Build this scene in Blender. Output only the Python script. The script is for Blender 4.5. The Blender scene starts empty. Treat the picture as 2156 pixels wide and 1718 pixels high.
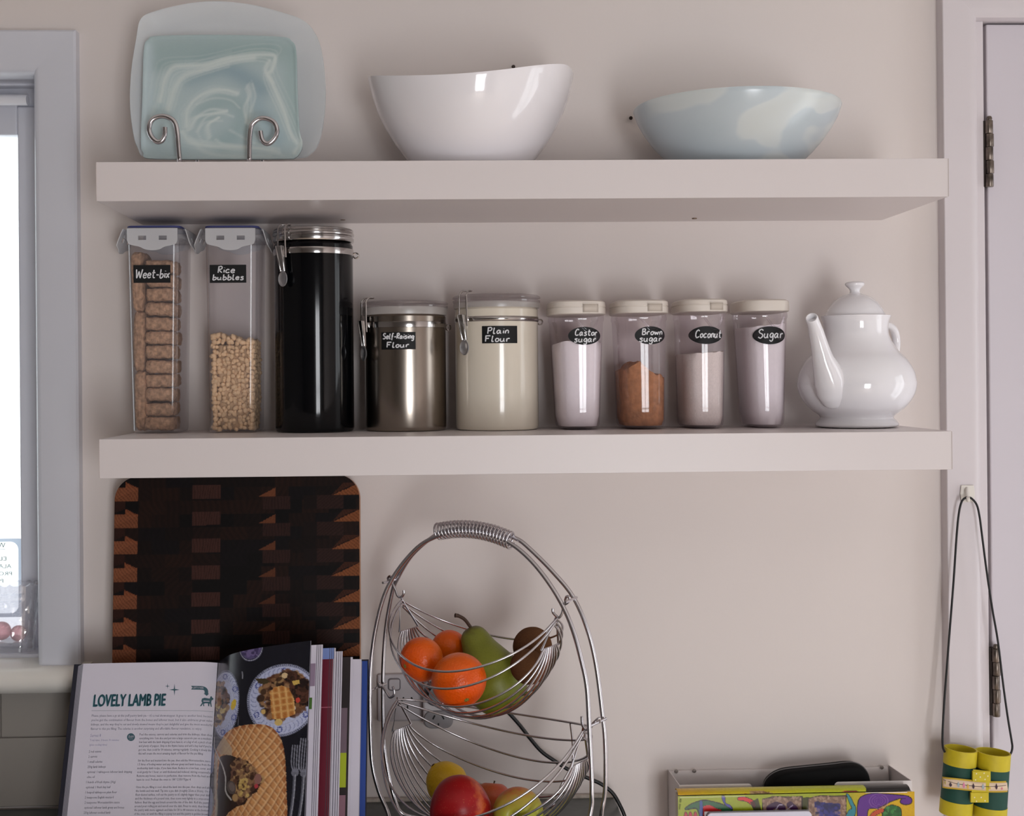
import bpy, bmesh, math, random
import numpy as np
from mathutils import Vector, Matrix
random.seed(7); RNG = np.random.RandomState(5)
SC = bpy.context.scene
COL = SC.collection

# ---------------------------------------------------------------- camera
F_PX, YAW, PITCH, ROLL = 2782.6, .0339, .0029, -.0086
CAM = Vector((0.0, -1.9595, 1.52)); SX, SY = -57.2, -74.35
def cam_axes():
    cy, sy, cp, sp, cr, sr = math.cos(YAW), math.sin(YAW), math.cos(PITCH), math.sin(PITCH), math.cos(ROLL), math.sin(ROLL)
    f = Vector((sy*cp, cy*cp, sp)); r = Vector((cy, -sy, 0)); u = r.cross(f)
    return cr*r + sr*u, -sr*r + cr*u, f
CR, CU, CF = cam_axes()
cd = bpy.data.cameras.new('camera'); co = bpy.data.objects.new('camera', cd); COL.objects.link(co)
co.matrix_world = Matrix(((CR.x, CU.x, -CF.x, CAM.x), (CR.y, CU.y, -CF.y, CAM.y), (CR.z, CU.z, -CF.z, CAM.z), (0, 0, 0, 1)))
cd.sensor_fit = 'HORIZONTAL'; cd.sensor_width = 36.0; cd.lens = F_PX*36.0/2156
cd.shift_x = -SX/2156; cd.shift_y = SY/2156; cd.clip_start = .01
SC.camera = co
def ray(px, py): return CF + CR*((px-1078-SX)/F_PX) - CU*((py-859-SY)/F_PX)
def P(px, py, Y):                       # photograph point at a given distance from the wall
    v = ray(px, py); return CAM + v*((Y-CAM.y)/v.y)
def PN(px, py, o, n):                   # photograph point on a plane
    v = ray(px, py); return CAM + v*((Vector(o)-CAM).dot(n)/v.dot(n))
def ppm(Y): return F_PX/(Y-CAM.y)

# ---------------------------------------------------------------- light and exposure
SC.view_settings.view_transform = 'Standard'; SC.view_settings.look = 'None'
SC.view_settings.exposure = 0.03; SC.view_settings.gamma = 1.0; SC.view_settings.use_curve_mapping = False
W = bpy.data.worlds.new('daylight'); SC.world = W; W.use_nodes = True
W.node_tree.nodes['Background'].inputs[0].default_value = (.93, .97, 1.0, 1)
W.node_tree.nodes['Background'].inputs[1].default_value = 2.4
def area(name, loc, rot, sx, sy, power, col):
    l = bpy.data.lights.new(name, 'AREA'); l.shape = 'RECTANGLE'; l.size = sx; l.size_y = sy; l.energy = power; l.color = col
    o = bpy.data.objects.new(name, l); COL.objects.link(o); o.location = loc; o.rotation_euler = rot
    return o
# daylight coming in through the window behind the camera and the glazed opening in the right wall
area('daylight_rear', (.80, -3.78, .84), (math.radians(90), 0, 0), .72, 1.5, 48, (.955, .97, 1.0))
area('daylight_right', (2.08, -.62, .98), (math.radians(90), 0, math.radians(90)), .62, 1.65, 1.2, (1.0, .97, .97))

# ---------------------------------------------------------------- materials
def lin(c):
    c = np.asarray(c, float)/255.0
    return np.where(c <= .04045, c/12.92, ((c+.055)/1.055)**2.4)
def hexa(c): return (*[float(x) for x in lin(c)], 1)
MATS = {}
def mat(name, col, rough=.5, metal=0, spec=.5, noise=0, nscale=30, bump=0, bscale=200, coat=0, trans=0, sheen=0, aniso=None):
    if name in MATS: return MATS[name]
    m = bpy.data.materials.new(name); m.use_nodes = True; nt = m.node_tree; b = nt.nodes['Principled BSDF']
    b.inputs['Base Color'].default_value = hexa(col); b.inputs['Roughness'].default_value = rough
    b.inputs['Metallic'].default_value = metal; b.inputs['Specular IOR Level'].default_value = spec
    b.inputs['Coat Weight'].default_value = coat; b.inputs['Sheen Weight'].default_value = sheen
    tc = nt.nodes.new('ShaderNodeTexCoord')
    if noise:
        n = nt.nodes.new('ShaderNodeTexNoise'); n.inputs['Scale'].default_value = nscale; n.inputs['Detail'].default_value = 4
        nt.links.new(tc.outputs['Object'], n.inputs['Vector'])
        r = nt.nodes.new('ShaderNodeValToRGB'); r.color_ramp.elements[0].position = .3; r.color_ramp.elements[1].position = .7
        c = np.array(hexa(col)[:3]); lo = c*(1-noise); hi = np.minimum(c*(1+noise), 1)
        r.color_ramp.elements[0].color = (*lo, 1); r.color_ramp.elements[1].color = (*hi, 1)
        nt.links.new(n.outputs['Fac'], r.inputs['Fac']); nt.links.new(r.outputs['Color'], b.inputs['Base Color'])
    if bump:
        n2 = nt.nodes.new('ShaderNodeTexNoise'); n2.inputs['Scale'].default_value = bscale; n2.inputs['Detail'].default_value = 3
        nt.links.new(tc.outputs['Object'], n2.inputs['Vector'])
        bp = nt.nodes.new('ShaderNodeBump'); bp.inputs['Strength'].default_value = bump; bp.inputs['Distance'].default_value = .002
        nt.links.new(n2.outputs['Fac'], bp.inputs['Height']); nt.links.new(bp.outputs['Normal'], b.inputs['Normal'])
    MATS[name] = m; return m
def clear(name, tint, haze=0.0, hcol=(235, 235, 240), gloss=.05, rough=.05, fres=.45):
    """thin clear or frosted plastic / glass: a see-through sheet with a haze and a fresnel sheen"""
    if name in MATS: return MATS[name]
    m = bpy.data.materials.new(name); m.use_nodes = True; nt = m.node_tree; nt.nodes.clear()
    out = nt.nodes.new('ShaderNodeOutputMaterial'); t = nt.nodes.new('ShaderNodeBsdfTransparent'); t.inputs[0].default_value = hexa(tint)
    d = nt.nodes.new('ShaderNodeBsdfDiffuse'); d.inputs[0].default_value = hexa(hcol)
    tl = nt.nodes.new('ShaderNodeBsdfTranslucent'); tl.inputs[0].default_value = hexa(hcol)
    dm = nt.nodes.new('ShaderNodeMixShader'); dm.inputs[0].default_value = .2
    nt.links.new(d.outputs[0], dm.inputs[1]); nt.links.new(tl.outputs[0], dm.inputs[2])
    a = nt.nodes.new('ShaderNodeMixShader'); a.inputs[0].default_value = haze
    nt.links.new(t.outputs[0], a.inputs[1]); nt.links.new(dm.outputs[0], a.inputs[2])
    g = nt.nodes.new('ShaderNodeBsdfGlossy'); g.inputs['Roughness'].default_value = rough
    fr = nt.nodes.new('ShaderNodeLayerWeight'); fr.inputs[0].default_value = .35
    mu = nt.nodes.new('ShaderNodeMath'); mu.operation = 'MULTIPLY_ADD'; mu.inputs[1].default_value = fres; mu.inputs[2].default_value = gloss
    nt.links.new(fr.outputs['Fresnel'], mu.inputs[0])
    mx = nt.nodes.new('ShaderNodeMixShader'); nt.links.new(mu.outputs[0], mx.inputs[0])
    nt.links.new(a.outputs[0], mx.inputs[1]); nt.links.new(g.outputs[0], mx.inputs[2]); nt.links.new(mx.outputs[0], out.inputs[0])
    MATS[name] = m; return m
def backlit(name, col):
    """thin film that glows with the daylight falling on its far side"""
    m = bpy.data.materials.new(name); m.use_nodes = True; nt = m.node_tree; nt.nodes.clear()
    out = nt.nodes.new('ShaderNodeOutputMaterial'); tl = nt.nodes.new('ShaderNodeBsdfTranslucent'); tl.inputs[0].default_value = hexa(col)
    nt.links.new(tl.outputs[0], out.inputs[0]); return m
def printed(name, rough=.35, spec=.5, alpha=None, coat=0):
    """ink colours carried by the mesh attribute 'ink'"""
    if name in MATS: return MATS[name]
    m = bpy.data.materials.new(name); m.use_nodes = True; nt = m.node_tree; b = nt.nodes['Principled BSDF']
    a = nt.nodes.new('ShaderNodeAttribute'); a.attribute_name = 'ink'
    nt.links.new(a.outputs['Color'], b.inputs['Base Color'])
    b.inputs['Roughness'].default_value = rough; b.inputs['Specular IOR Level'].default_value = spec; b.inputs['Coat Weight'].default_value = coat
    if alpha is not None: b.inputs['Alpha'].default_value = alpha
    MATS[name] = m; return m

# ---------------------------------------------------------------- mesh helpers
class MB:
    def __init__(s): s.v = []; s.f = []; s.m = []; s.c = None
    def add(s, vs, fs, mi=0):
        o = len(s.v); s.v += [tuple(v) for v in vs]; s.f += [tuple(i+o for i in f) for f in fs]; s.m += [mi]*len(fs); return s
    def box(s, a, b, mi=0):
        x0, y0, z0 = a; x1, y1, z1 = b
        return s.add([(x0,y0,z0),(x1,y0,z0),(x1,y1,z0),(x0,y1,z0),(x0,y0,z1),(x1,y0,z1),(x1,y1,z1),(x0,y1,z1)],
                     [(0,3,2,1),(4,5,6,7),(0,1,5,4),(1,2,6,5),(2,3,7,6),(3,0,4,7)], mi)
    def hexa8(s, p, mi=0):              # eight corners: bottom loop then top loop
        return s.add(p, [(0,3,2,1),(4,5,6,7),(0,1,5,4),(1,2,6,5),(2,3,7,6),(3,0,4,7)], mi)
    def lathe(s, prof, c=(0,0,0), n=48, axis=(0,0,1), mi=0):
        ax = Vector(axis).normalized(); q = Vector((0,0,1)).rotation_difference(ax); c = Vector(c)
        vs = []; idx = []
        for r, z in prof:
            if r < 1e-6: idx.append([len(vs)]); vs.append(c + q @ Vector((0,0,z)))
            else:
                idx.append(list(range(len(vs), len(vs)+n)))
                vs += [c + q @ Vector((r*math.cos(2*math.pi*k/n), r*math.sin(2*math.pi*k/n), z)) for k in range(n)]
        fs = []
        for a, b in zip(idx, idx[1:]):
            for k in range(n):
                k2 = (k+1) % n
                if len(a) == 1 and len(b) == 1: continue
                if len(a) == 1: fs.append((a[0], b[k2], b[k]))
                elif len(b) == 1: fs.append((a[k], a[k2], b[0]))
                else: fs.append((a[k], a[k2], b[k2], b[k]))
        return s.add(vs, fs, mi)
    def tube(s, pts, r, n=8, closed=False, caps=True, mi=0, flat=1.0):
        pts = [Vector(p) for p in pts]; N = len(pts); rr = r if isinstance(r, (list, tuple)) else [r]*N
        vs = []; up = None
        for i, p in enumerate(pts):
            if closed: t = pts[(i+1) % N]-pts[i-1]
            else: t = pts[min(i+1, N-1)]-pts[max(i-1, 0)]
            if t.length < 1e-9: t = Vector((0,0,1))
            t.normalize()
            if up is None:
                a = Vector((0,0,1)) if abs(t.z) < .9 else Vector((0,1,0)); up = (a - t*a.dot(t)).normalized()
            else:
                up = up - t*up.dot(t); up = up.normalized() if up.length > 1e-6 else t.orthogonal().normalized()
            sd = t.cross(up)
            vs += [p + up*(rr[i]*flat*math.cos(2*math.pi*k/n)) + sd*(rr[i]*math.sin(2*math.pi*k/n)) for k in range(n)]
        fs = []
        for i in range(N if closed else N-1):
            j = (i+1) % N
            for k in range(n): fs.append((i*n+k, i*n+(k+1) % n, j*n+(k+1) % n, j*n+k))
        if caps and not closed: fs += [tuple(range(n-1, -1, -1)), tuple((N-1)*n+k for k in range(n))]
        return s.add(vs, fs, mi)
    def loft(s, rings, cap0=True, cap1=True, closed=True, mi=0):
        n = len(rings[0]); vs = [v for r in rings for v in r]; fs = []
        for i in range(len(rings)-1):
            for k in range(n if closed else n-1):
                fs.append((i*n+k, i*n+(k+1) % n, (i+1)*n+(k+1) % n, (i+1)*n+k))
        if cap0: fs.append(tuple(range(n-1, -1, -1)))
        if cap1: fs.append(tuple((len(rings)-1)*n+k for k in range(n)))
        return s.add(vs, fs, mi)
    def grid(s, fn, nu, nv, mi=0):
        vs = [fn(i/nu, j/nv) for j in range(nv+1) for i in range(nu+1)]
        fs = [(j*(nu+1)+i, j*(nu+1)+i+1, (j+1)*(nu+1)+i+1, (j+1)*(nu+1)+i) for j in range(nv) for i in range(nu)]
        return s.add(vs, fs, mi)
    def prism(s, pts, e, mi=0):         # polygon in 3-D pushed along e
        e = Vector(e); n = len(pts); pts = [Vector(p) for p in pts]
        fs = [tuple(range(n-1, -1, -1)), tuple(range(n, 2*n))] + [(k, (k+1) % n, (k+1) % n+n, k+n) for k in range(n)]
        return s.add(pts+[p+e for p in pts], fs, mi)
def origin_of(o):
    v = Vector((0,0,0))
    while o is not None: v = v + o.location; o = o.parent
    return v
def obj(name, mb, m, parent=None, smooth=True, bevel=0, seg=2, at=None, angle=35, subsurf=0, recalc=True):
    """one mesh object; vertices are given in world space, `at` is where its origin goes"""
    base = Vector(at) if at is not None else Vector((0,0,0))
    off = base + (origin_of(parent) if parent else Vector((0,0,0)))
    me = bpy.data.meshes.new(name)
    me.from_pydata([tuple(Vector(v)-off) for v in mb.v], [], mb.f)
    for mm in (m if isinstance(m, (list, tuple)) else [m]): me.materials.append(mm)
    if any(mb.m): me.polygons.foreach_set('material_index', mb.m)
    if recalc:
        bm = bmesh.new(); bm.from_mesh(me); bmesh.ops.recalc_face_normals(bm, faces=bm.faces); bm.to_mesh(me); bm.free()
    if mb.c is not None:
        at_ = me.color_attributes.new('ink', 'FLOAT_COLOR', 'POINT')
        c = np.ones((len(mb.v), 4), np.float32); c[:, :3] = mb.c; at_.data.foreach_set('color', c.ravel())
    if smooth:
        me.polygons.foreach_set('use_smooth', [True]*len(me.polygons))
        me.set_sharp_from_angle(angle=math.radians(angle))
    o = bpy.data.objects.new(name, me); COL.objects.link(o)
    if parent: o.parent = parent
    o.location = base
    if bevel:
        b = o.modifiers.new('bevel', 'BEVEL'); b.width = bevel; b.segments = seg; b.limit_method = 'ANGLE'; b.harden_normals = False
    if subsurf:
        b = o.modifiers.new('sub', 'SUBSURF'); b.levels = subsurf; b.render_levels = subsurf
    return o
def thing(name, label, cat, loc=(0,0,0), group=None):
    o = bpy.data.objects.new(name, None); COL.objects.link(o); o.location = loc; o.empty_display_size = .03
    o['label'] = label; o['category'] = cat
    if group: o['group'] = group
    return o
def tag(o, label, cat, group=None, kind=None):
    o['label'] = label; o['category'] = cat
    if group: o['group'] = group
    if kind: o['kind'] = kind
    return o
def struct(o): o['kind'] = 'structure'; return o
def copy_tree(o, parent=None):
    c = o.copy(); COL.objects.link(c); c.parent = parent
    for ch in list(o.children): copy_tree(ch, c)
    return c
def spline(pts, per=8, closed=False):
    pts = [Vector(p) for p in pts]; N = len(pts); out = []
    for i in range(N if closed else N-1):
        if closed: a, b, c, d = pts[i-1], pts[i], pts[(i+1) % N], pts[(i+2) % N]
        else:
            b, c = pts[i], pts[i+1]; a = pts[i-1] if i > 0 else b*2-c; d = pts[i+2] if i+2 < N else c*2-b
        for k in range(per):
            t = k/per
            out.append(.5*((2*b)+(c-a)*t+(2*a-5*b+4*c-d)*t*t+(3*b-a-3*c+d)*t**3))
    if not closed: out.append(pts[-1])
    return out
def interp(x, pts):
    xs = [p[0] for p in pts]; ys = [p[1] for p in pts]; return float(np.interp(x, xs, ys))

# ---------------------------------------------------------------- printed pictures (colour per vertex)
class Ras:
    def __init__(s, x0, y0, x1, y1, step, col):
        s.x0, s.y0, s.step = x0, y0, step
        s.w = int((x1-x0)/step)+1; s.h = int((y1-y0)/step)+1
        s.xx, s.yy = np.meshgrid(x0+np.arange(s.w)*step, y0+np.arange(s.h)*step)
        s.a = np.zeros((s.h, s.w, 3)); s.a[:] = lin(col)
    def put(s, mask, col, al=1.0):
        k = np.clip(mask, 0, 1)[..., None]*al; s.a = s.a*(1-k)+lin(col)*k
    def ell(s, cx, cy, rx, ry, col, rot=0, al=1, soft=.04, ring=None):
        c, q = math.cos(math.radians(rot)), math.sin(math.radians(rot)); dx, dy = s.xx-cx, s.yy-cy
        d = np.sqrt(((dx*c+dy*q)/rx)**2+((-dx*q+dy*c)/ry)**2)
        if ring: m = np.clip((ring/2-abs(d-1))/soft+.5, 0, 1)
        else: m = np.clip((1-d)/soft+.5, 0, 1)
        s.put(m, col, al); return d
    def inside(s, pts):
        m = np.zeros(s.xx.shape, bool); n = len(pts)
        for i in range(n):
            (x1, y1), (x2, y2) = pts[i], pts[(i+1) % n]
            if y1 == y2: continue
            c = ((y1 > s.yy) != (y2 > s.yy)) & (s.xx < (x2-x1)*(s.yy-y1)/(y2-y1)+x1); m ^= c
        return m
    def poly(s, pts, col, al=1): s.put(s.inside(pts).astype(float), col, al)
    def dist(s, pts):
        d = np.full(s.xx.shape, 1e9)
        for (x1, y1), (x2, y2) in zip(pts, pts[1:]):
            vx, vy = x2-x1, y2-y1; L = vx*vx+vy*vy+1e-9
            t = np.clip(((s.xx-x1)*vx+(s.yy-y1)*vy)/L, 0, 1)
            d = np.minimum(d, np.hypot(s.xx-x1-t*vx, s.yy-y1-t*vy))
        return d
    def line(s, pts, w, col, al=1, soft=None):
        d = s.dist(pts); s.put(np.clip((w/2-d)/(soft or s.step)+.5, 0, 1), col, al)
    def glow(s, pts, w, col, al=1): s.put(np.exp(-(s.dist(pts)/w)**2), col, al)
    def curve(s, pts, w, col, al=1, soft=None): s.line([(p.x, p.y) for p in spline([(x, y, 0) for x, y in pts], 5)], w, col, al, soft)
    def grain(s, amt, cell=1):
        h, w = s.h//cell+2, s.w//cell+2; n = RNG.rand(h, w)
        n = np.kron(n, np.ones((cell, cell)))[:s.h, :s.w]; s.a *= (1+amt*(n-.5)*2)[..., None]
    def blobs(s, n, region, rmin, rmax, cols, al=.9):
        k = 0
        ys, xs = np.nonzero(region)
        if len(ys) == 0: return
        for i in range(n):
            j = RNG.randint(len(ys)); r = RNG.uniform(rmin, rmax)
            s.ell(s.xx[ys[j], xs[j]], s.yy[ys[j], xs[j]], r, r*RNG.uniform(.4, 1), cols[RNG.randint(len(cols))], RNG.uniform(0, 180), al, .25)
    def at(s, X, Y):
        i = np.clip(((np.asarray(X)-s.x0)/s.step).round().astype(int), 0, s.w-1); j = np.clip(((np.asarray(Y)-s.y0)/s.step).round().astype(int), 0, s.h-1)
        return s.a[j, i]

# ---------------------------------------------------------------- hand lettering
GL = {'W': [[(0,1),(.15,0),(.4,.75),(.6,0),(.85,1)]], 'e': [[(0,.28),(.4,.34),(.38,.5),(.2,.56),(.03,.35),(.05,.1),(.22,0),(.45,.1)]],
 'c': [[(.42,.46),(.22,.55),(.03,.32),(.06,.08),(.22,0),(.45,.1)]], 't': [[(.2,.95),(.16,.2),(.25,.02),(.42,.05)],[(0,.6),(.42,.62)]],
 '-': [[(.02,.33),(.35,.35)]], 'b': [[(.08,1),(.05,.05),(.28,0),(.45,.2),(.38,.45),(.2,.48),(.06,.3)]], 'i': [[(.08,.52),(.08,.02)],[(.1,.76),(.11,.8)]],
 'x': [[(0,.52),(.4,.02)],[(.42,.55),(.0,-.02)]], 'R': [[(.05,0),(.08,1)],[(.02,.95),(.35,1.02),(.48,.8),(.35,.58),(.1,.5),(.5,0)]],
 'u': [[(.03,.52),(.03,.12),(.18,0),(.36,.12),(.4,.52)],[(.4,.52),(.42,.08),(.52,.02)]], 'l': [[(.1,1),(.06,.1),(.16,0),(.26,.06)]],
 's': [[(.4,.5),(.2,.54),(.08,.42),(.32,.24),(.34,.06),(.16,-.02),(0,.06)]], 'S': [[(.52,.88),(.3,1.02),(.06,.86),(.14,.6),(.42,.46),(.5,.2),(.28,-.02),(.02,.1)]],
 'f': [[(.4,.92),(.26,1.02),(.16,.8),(.14,-.25)],[(0,.52),(.34,.54)]], 'a': [[(.4,.48),(.2,.55),(.03,.3),(.1,.03),(.26,.06),(.4,.4)],[(.4,.52),(.42,.1),(.54,.02)]],
 'n': [[(.04,.52),(.04,0)],[(.05,.36),(.2,.55),(.36,.45),(.38,.02)]], 'g': [[(.4,.48),(.2,.55),(.03,.34),(.1,.08),(.28,.1),(.4,.42)],[(.4,.52),(.4,-.2),(.24,-.4),(.02,-.26)]],
 'F': [[(.1,0),(.08,1)],[(.04,.98),(.58,1.0)],[(.08,.52),(.44,.54)]], 'o': [[(.22,.55),(.04,.34),(.08,.06),(.24,0),(.4,.18),(.38,.44),(.22,.55)]],
 'r': [[(.05,.52),(.06,0)],[(.06,.32),(.2,.52),(.38,.5)]], 'P': [[(.08,0),(.08,1)],[(.02,.96),(.38,1.02),(.5,.78),(.36,.52),(.1,.48)]],
 'C': [[(.56,.86),(.36,1.02),(.1,.76),(.06,.28),(.26,0),(.56,.14)]], 'B': [[(.08,0),(.08,1)],[(.04,.98),(.38,1.0),(.44,.78),(.3,.56),(.1,.52),(.42,.48),(.52,.22),(.36,0),(.06,.02)]],
 'w': [[(0,.52),(.12,.02),(.28,.42),(.42,.02),(.58,.54)]]}
def hand_text(txt, x, z, h, width, stroke, surf, mb, slant=.12):
    """chalk-pen letters written on the surface y = surf(x, z), starting at (x, z), fitted to a width"""
    adv = []; tot = 0
    for ch in txt:
        if ch == ' ': adv.append((None, tot)); tot += .35; continue
        g = GL[ch]; w = max(p[0] for st in g for p in st); adv.append((g, tot)); tot += w+.16
    k = width/(tot-.16)
    for g, ox in adv:
        if g is None: continue
        for st in g:
            pts = [(x+(ox+px)*k+slant*pz*h, z+pz*h+random.uniform(-.02, .02)*h) for px, pz in st]
            sp = spline([(a, b, 0) for a, b in pts], 5) if len(pts) > 2 else [Vector((a, b, 0)) for a, b in pts]
            L = []; Rr = []
            for i, p in enumerate(sp):
                t = sp[min(i+1, len(sp)-1)]-sp[max(i-1, 0)]; t = t.normalized() if t.length > 1e-9 else Vector((1,0,0))
                nn = Vector((-t.y, t.x, 0))*(stroke/2*(1+.15*math.sin(i*1.7)))
                for arr, q in ((L, p+nn), (Rr, p-nn)): arr.append((q.x, surf(q.x, q.y), q.y))
            n = len(sp)
            mb.add(L+Rr, [(i, i+1, n+i+1, n+i) for i in range(n-1)])
    return mb
def sticker(parent, cx, cz, w, h, surf, rows, oval=False, stroke=.0016):
    """black label with hand-written rows [(text, x_frac, z_frac, height_frac, width_frac)]"""
    mb = MB(); N = 14
    if oval:
        for e, back in ((.0006, 0),):
            ring = [(0, 0)]+[(math.cos(2*math.pi*k/40), math.sin(2*math.pi*k/40)) for k in range(40)]
            vs = [(cx+a*w/2, surf(cx+a*w/2, cz+b*h/2)-e, cz+b*h/2) for a, b in ring]
            mid = [(cx+a*w/4, surf(cx+a*w/4, cz+b*h/4)-e, cz+b*h/4) for a, b in ring[1:]]
            fs = [(0, 41+k, 41+(k+1) % 40) for k in range(40)]+[(41+k, 1+k, 1+(k+1) % 40, 41+(k+1) % 40) for k in range(40)]
            mb.add(vs+mid, fs)
    else:
        mb.grid(lambda u, v: (cx+(u-.5)*w, surf(cx+(u-.5)*w, cz+(v-.5)*h)-.0006, cz+(v-.5)*h), N, 4)
    lab = obj('label', mb, mat('chalkboard_label', (14, 14, 16), .55, spec=.3), parent)
    lab['label'] = 'black chalkboard label'
    t = MB()
    for txt, xf, zf, hf, wf in rows:
        hand_text(txt, cx+(xf-.5)*w, cz+(zf-.5)*h, hf*h, wf*w, stroke, lambda x, z: surf(x, z)-.0010, t)
    o = obj('lettering', t, mat('chalk_ink', (225, 225, 228), .7, spec=.2), lab, smooth=False); o['label'] = 'white hand-written lettering'
    return lab
_fonts = {}
def font_mesh(txt, res=2):
    c = bpy.data.curves.new('t', 'FONT'); c.body = txt; c.size = 1; c.resolution_u = res; c.fill_mode = 'FRONT'
    o = bpy.data.objects.new('t', c); COL.objects.link(o)
    dg = bpy.context.evaluated_depsgraph_get(); dg.update()
    me = bpy.data.meshes.new_from_object(o.evaluated_get(dg)); 
    vs = [v.co.copy() for v in me.vertices]; fs = [tuple(p.vertices) for p in me.polygons]
    bpy.data.objects.remove(o); bpy.data.curves.remove(c); bpy.data.meshes.remove(me)
    return vs, fs
def type_line(mb, txt, p0, p1, up, hgt, res=1, bold=0):
    """printed line of type from p0 to p1 (baseline), capital height hgt along up"""
    vs, fs = font_mesh(txt, res)
    if not vs: return
    x0 = min(v.x for v in vs); x1 = max(v.x for v in vs); d = Vector(p1)-Vector(p0); k = 1/(x1-x0)
    mb.add([Vector(p0)+d*((v.x-x0)*k)+Vector(up)*(v.y*hgt/.69) for v in vs], fs)
# ================================================================ the room
M_wall = mat('cream_wall_paint', (222, 212, 208), .6, spec=.3, noise=.012, nscale=3, bump=.05, bscale=160)
M_trim = mat('white_gloss_trim', (212, 204, 207), .32, spec=.5, bump=.03, bscale=60)
M_wtrim = mat('white_window_trim', (214, 214, 222), .35, spec=.5)
M_door = mat('white_door_paint', (206, 199, 206), .42, spec=.4, noise=.01, nscale=4)
M_ceil = mat('white_ceiling', (240, 238, 234), .8)
M_floor = mat('pale_floor', (232, 214, 196), .5, noise=.2, nscale=9)
XL, XR, YR, ZC = -2.1, 2.0, -3.7, 2.55
WX0, WX1, WZ0, WZ1 = -1.5, -.588, 1.085, 1.983       # opening of the visible window
DX0, DX1, DZ1 = .820, 1.62, 2.052                    # door opening
def wall_with_holes(horiz, x0, x1, z0, z1, holes, make):
    xs = sorted({x0, x1, *[h[0] for h in holes], *[h[1] for h in holes]}); zs = sorted({z0, z1, *[h[2] for h in holes], *[h[3] for h in holes]})
    mb = MB()
    for a, b in zip(xs, xs[1:]):
        for c, d in zip(zs, zs[1:]):
            if any(h[0] <= a and b <= h[1] and h[2] <= c and d <= h[3] for h in holes): continue
            make(mb, a, b, c, d)
    return mb
mb = wall_with_holes(1, XL, XR, 0, ZC, [(WX0, WX1, WZ0, WZ1), (DX0, DX1, 0, DZ1)], lambda m, a, b, c, d: m.box((a, 0, c), (b, .14, d)))
struct(obj('wall_back', mb, M_wall, smooth=False))
RW = (.40, 1.20, .06, 1.72)
mb = wall_with_holes(1, XL, XR, 0, ZC, [RW], lambda m, a, b, c, d: m.box((a, YR-.12, c), (b, YR, d)))
M_far = mat('taupe_wall_paint', (122, 117, 114), .7, spec=.2)
struct(obj('wall_front', mb, M_far, smooth=False))
SW = (-.98, -.26, .10, 2.05)
mb = wall_with_holes(1, YR, 0, 0, ZC, [SW], lambda m, a, b, c, d: m.box((XR, a, c), (XR+.12, b, d)))
struct(obj('wall_right', mb, M_wall, smooth=False))
struct(obj('wall_left', MB().box((XL-.12, YR, 0), (XL, 0, ZC)), M_far, smooth=False))
struct(obj('floor', MB().box((XL, YR, -.1), (XR, 0, 0)), M_floor, smooth=False))
struct(obj('ceiling', MB().box((XL, YR, ZC), (XR, 0, ZC+.1)), M_ceil, smooth=False))
M_pane = clear('window_glass', (250, 252, 252), 0, gloss=.02, rough=.01)
# windows behind the viewer (seen only as reflections)
w = MB(); x0, x1, z0, z1 = RW
for a, b, c, d in ((x0, x1, z0, z0+.05), (x0, x1, z1-.05, z1), (x0, x0+.05, z0, z1), (x1-.05, x1, z0, z1), ((x0+x1)/2-.02, (x0+x1)/2+.02, z0, z1), (x0, x1, (z0+z1)/2-.012, (z0+z1)/2+.012)):
    w.box((a, YR-.07, c), (b, YR-.03, d))
struct(obj('window_2', w, M_wtrim, smooth=False))
w = MB(); y0, y1, z0, z1 = SW
for a, b, c, d in ((y0, y1, z0, z0+.05), (y0, y1, z1-.05, z1), (y0, y0+.05, z0, z1), (y1-.05, y1, z0, z1), ((y0+y1)/2-.012, (y0+y1)/2+.012, z0, z1), (y0, y1, z0+.6, z0+.62)):
    w.box((XR+.03, a, c), (XR+.07, b, d))
struct(obj('window_3', w, M_wtrim, smooth=False))

# ---- the window at the left
win = bpy.data.objects.new('window_1', None); COL.objects.link(win); win.location = (-1.0, 0, 1.09); struct(win)
yf = -.022
zt = P(100, 62, yf).z; xr = P(161, 400, yf).x
mb = MB()
# casing with a rounded inner edge: profile swept as a right stile and a head
prof = [(0, 0), (0, yf+.003), (.003, yf), (xr-WX1-.010, yf), (xr-WX1-.004, yf+.003), (xr-WX1, yf+.010), (xr-WX1, .02)]
def stile(xo, sgn, zb, ztop):
    r0 = [(xo-sgn*p, y, zb) for p, y in prof]; r1 = [(xo-sgn*p, y, ztop-(0 if i < 0 else p)) for i, (p, y) in enumerate(prof)]
    mb.loft([r0, r1])
stile(xr, 1, WZ0-.01, zt)
xl = WX0-(xr-WX1); stile(xl, -1, WZ0-.01, zt)
mb.loft([[(xl+p, y, zt-p) for p, y in prof], [(xr-p, y, zt-p) for p, y in prof]])
obj('casing', mb, M_wtrim, win, angle=38)
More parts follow.
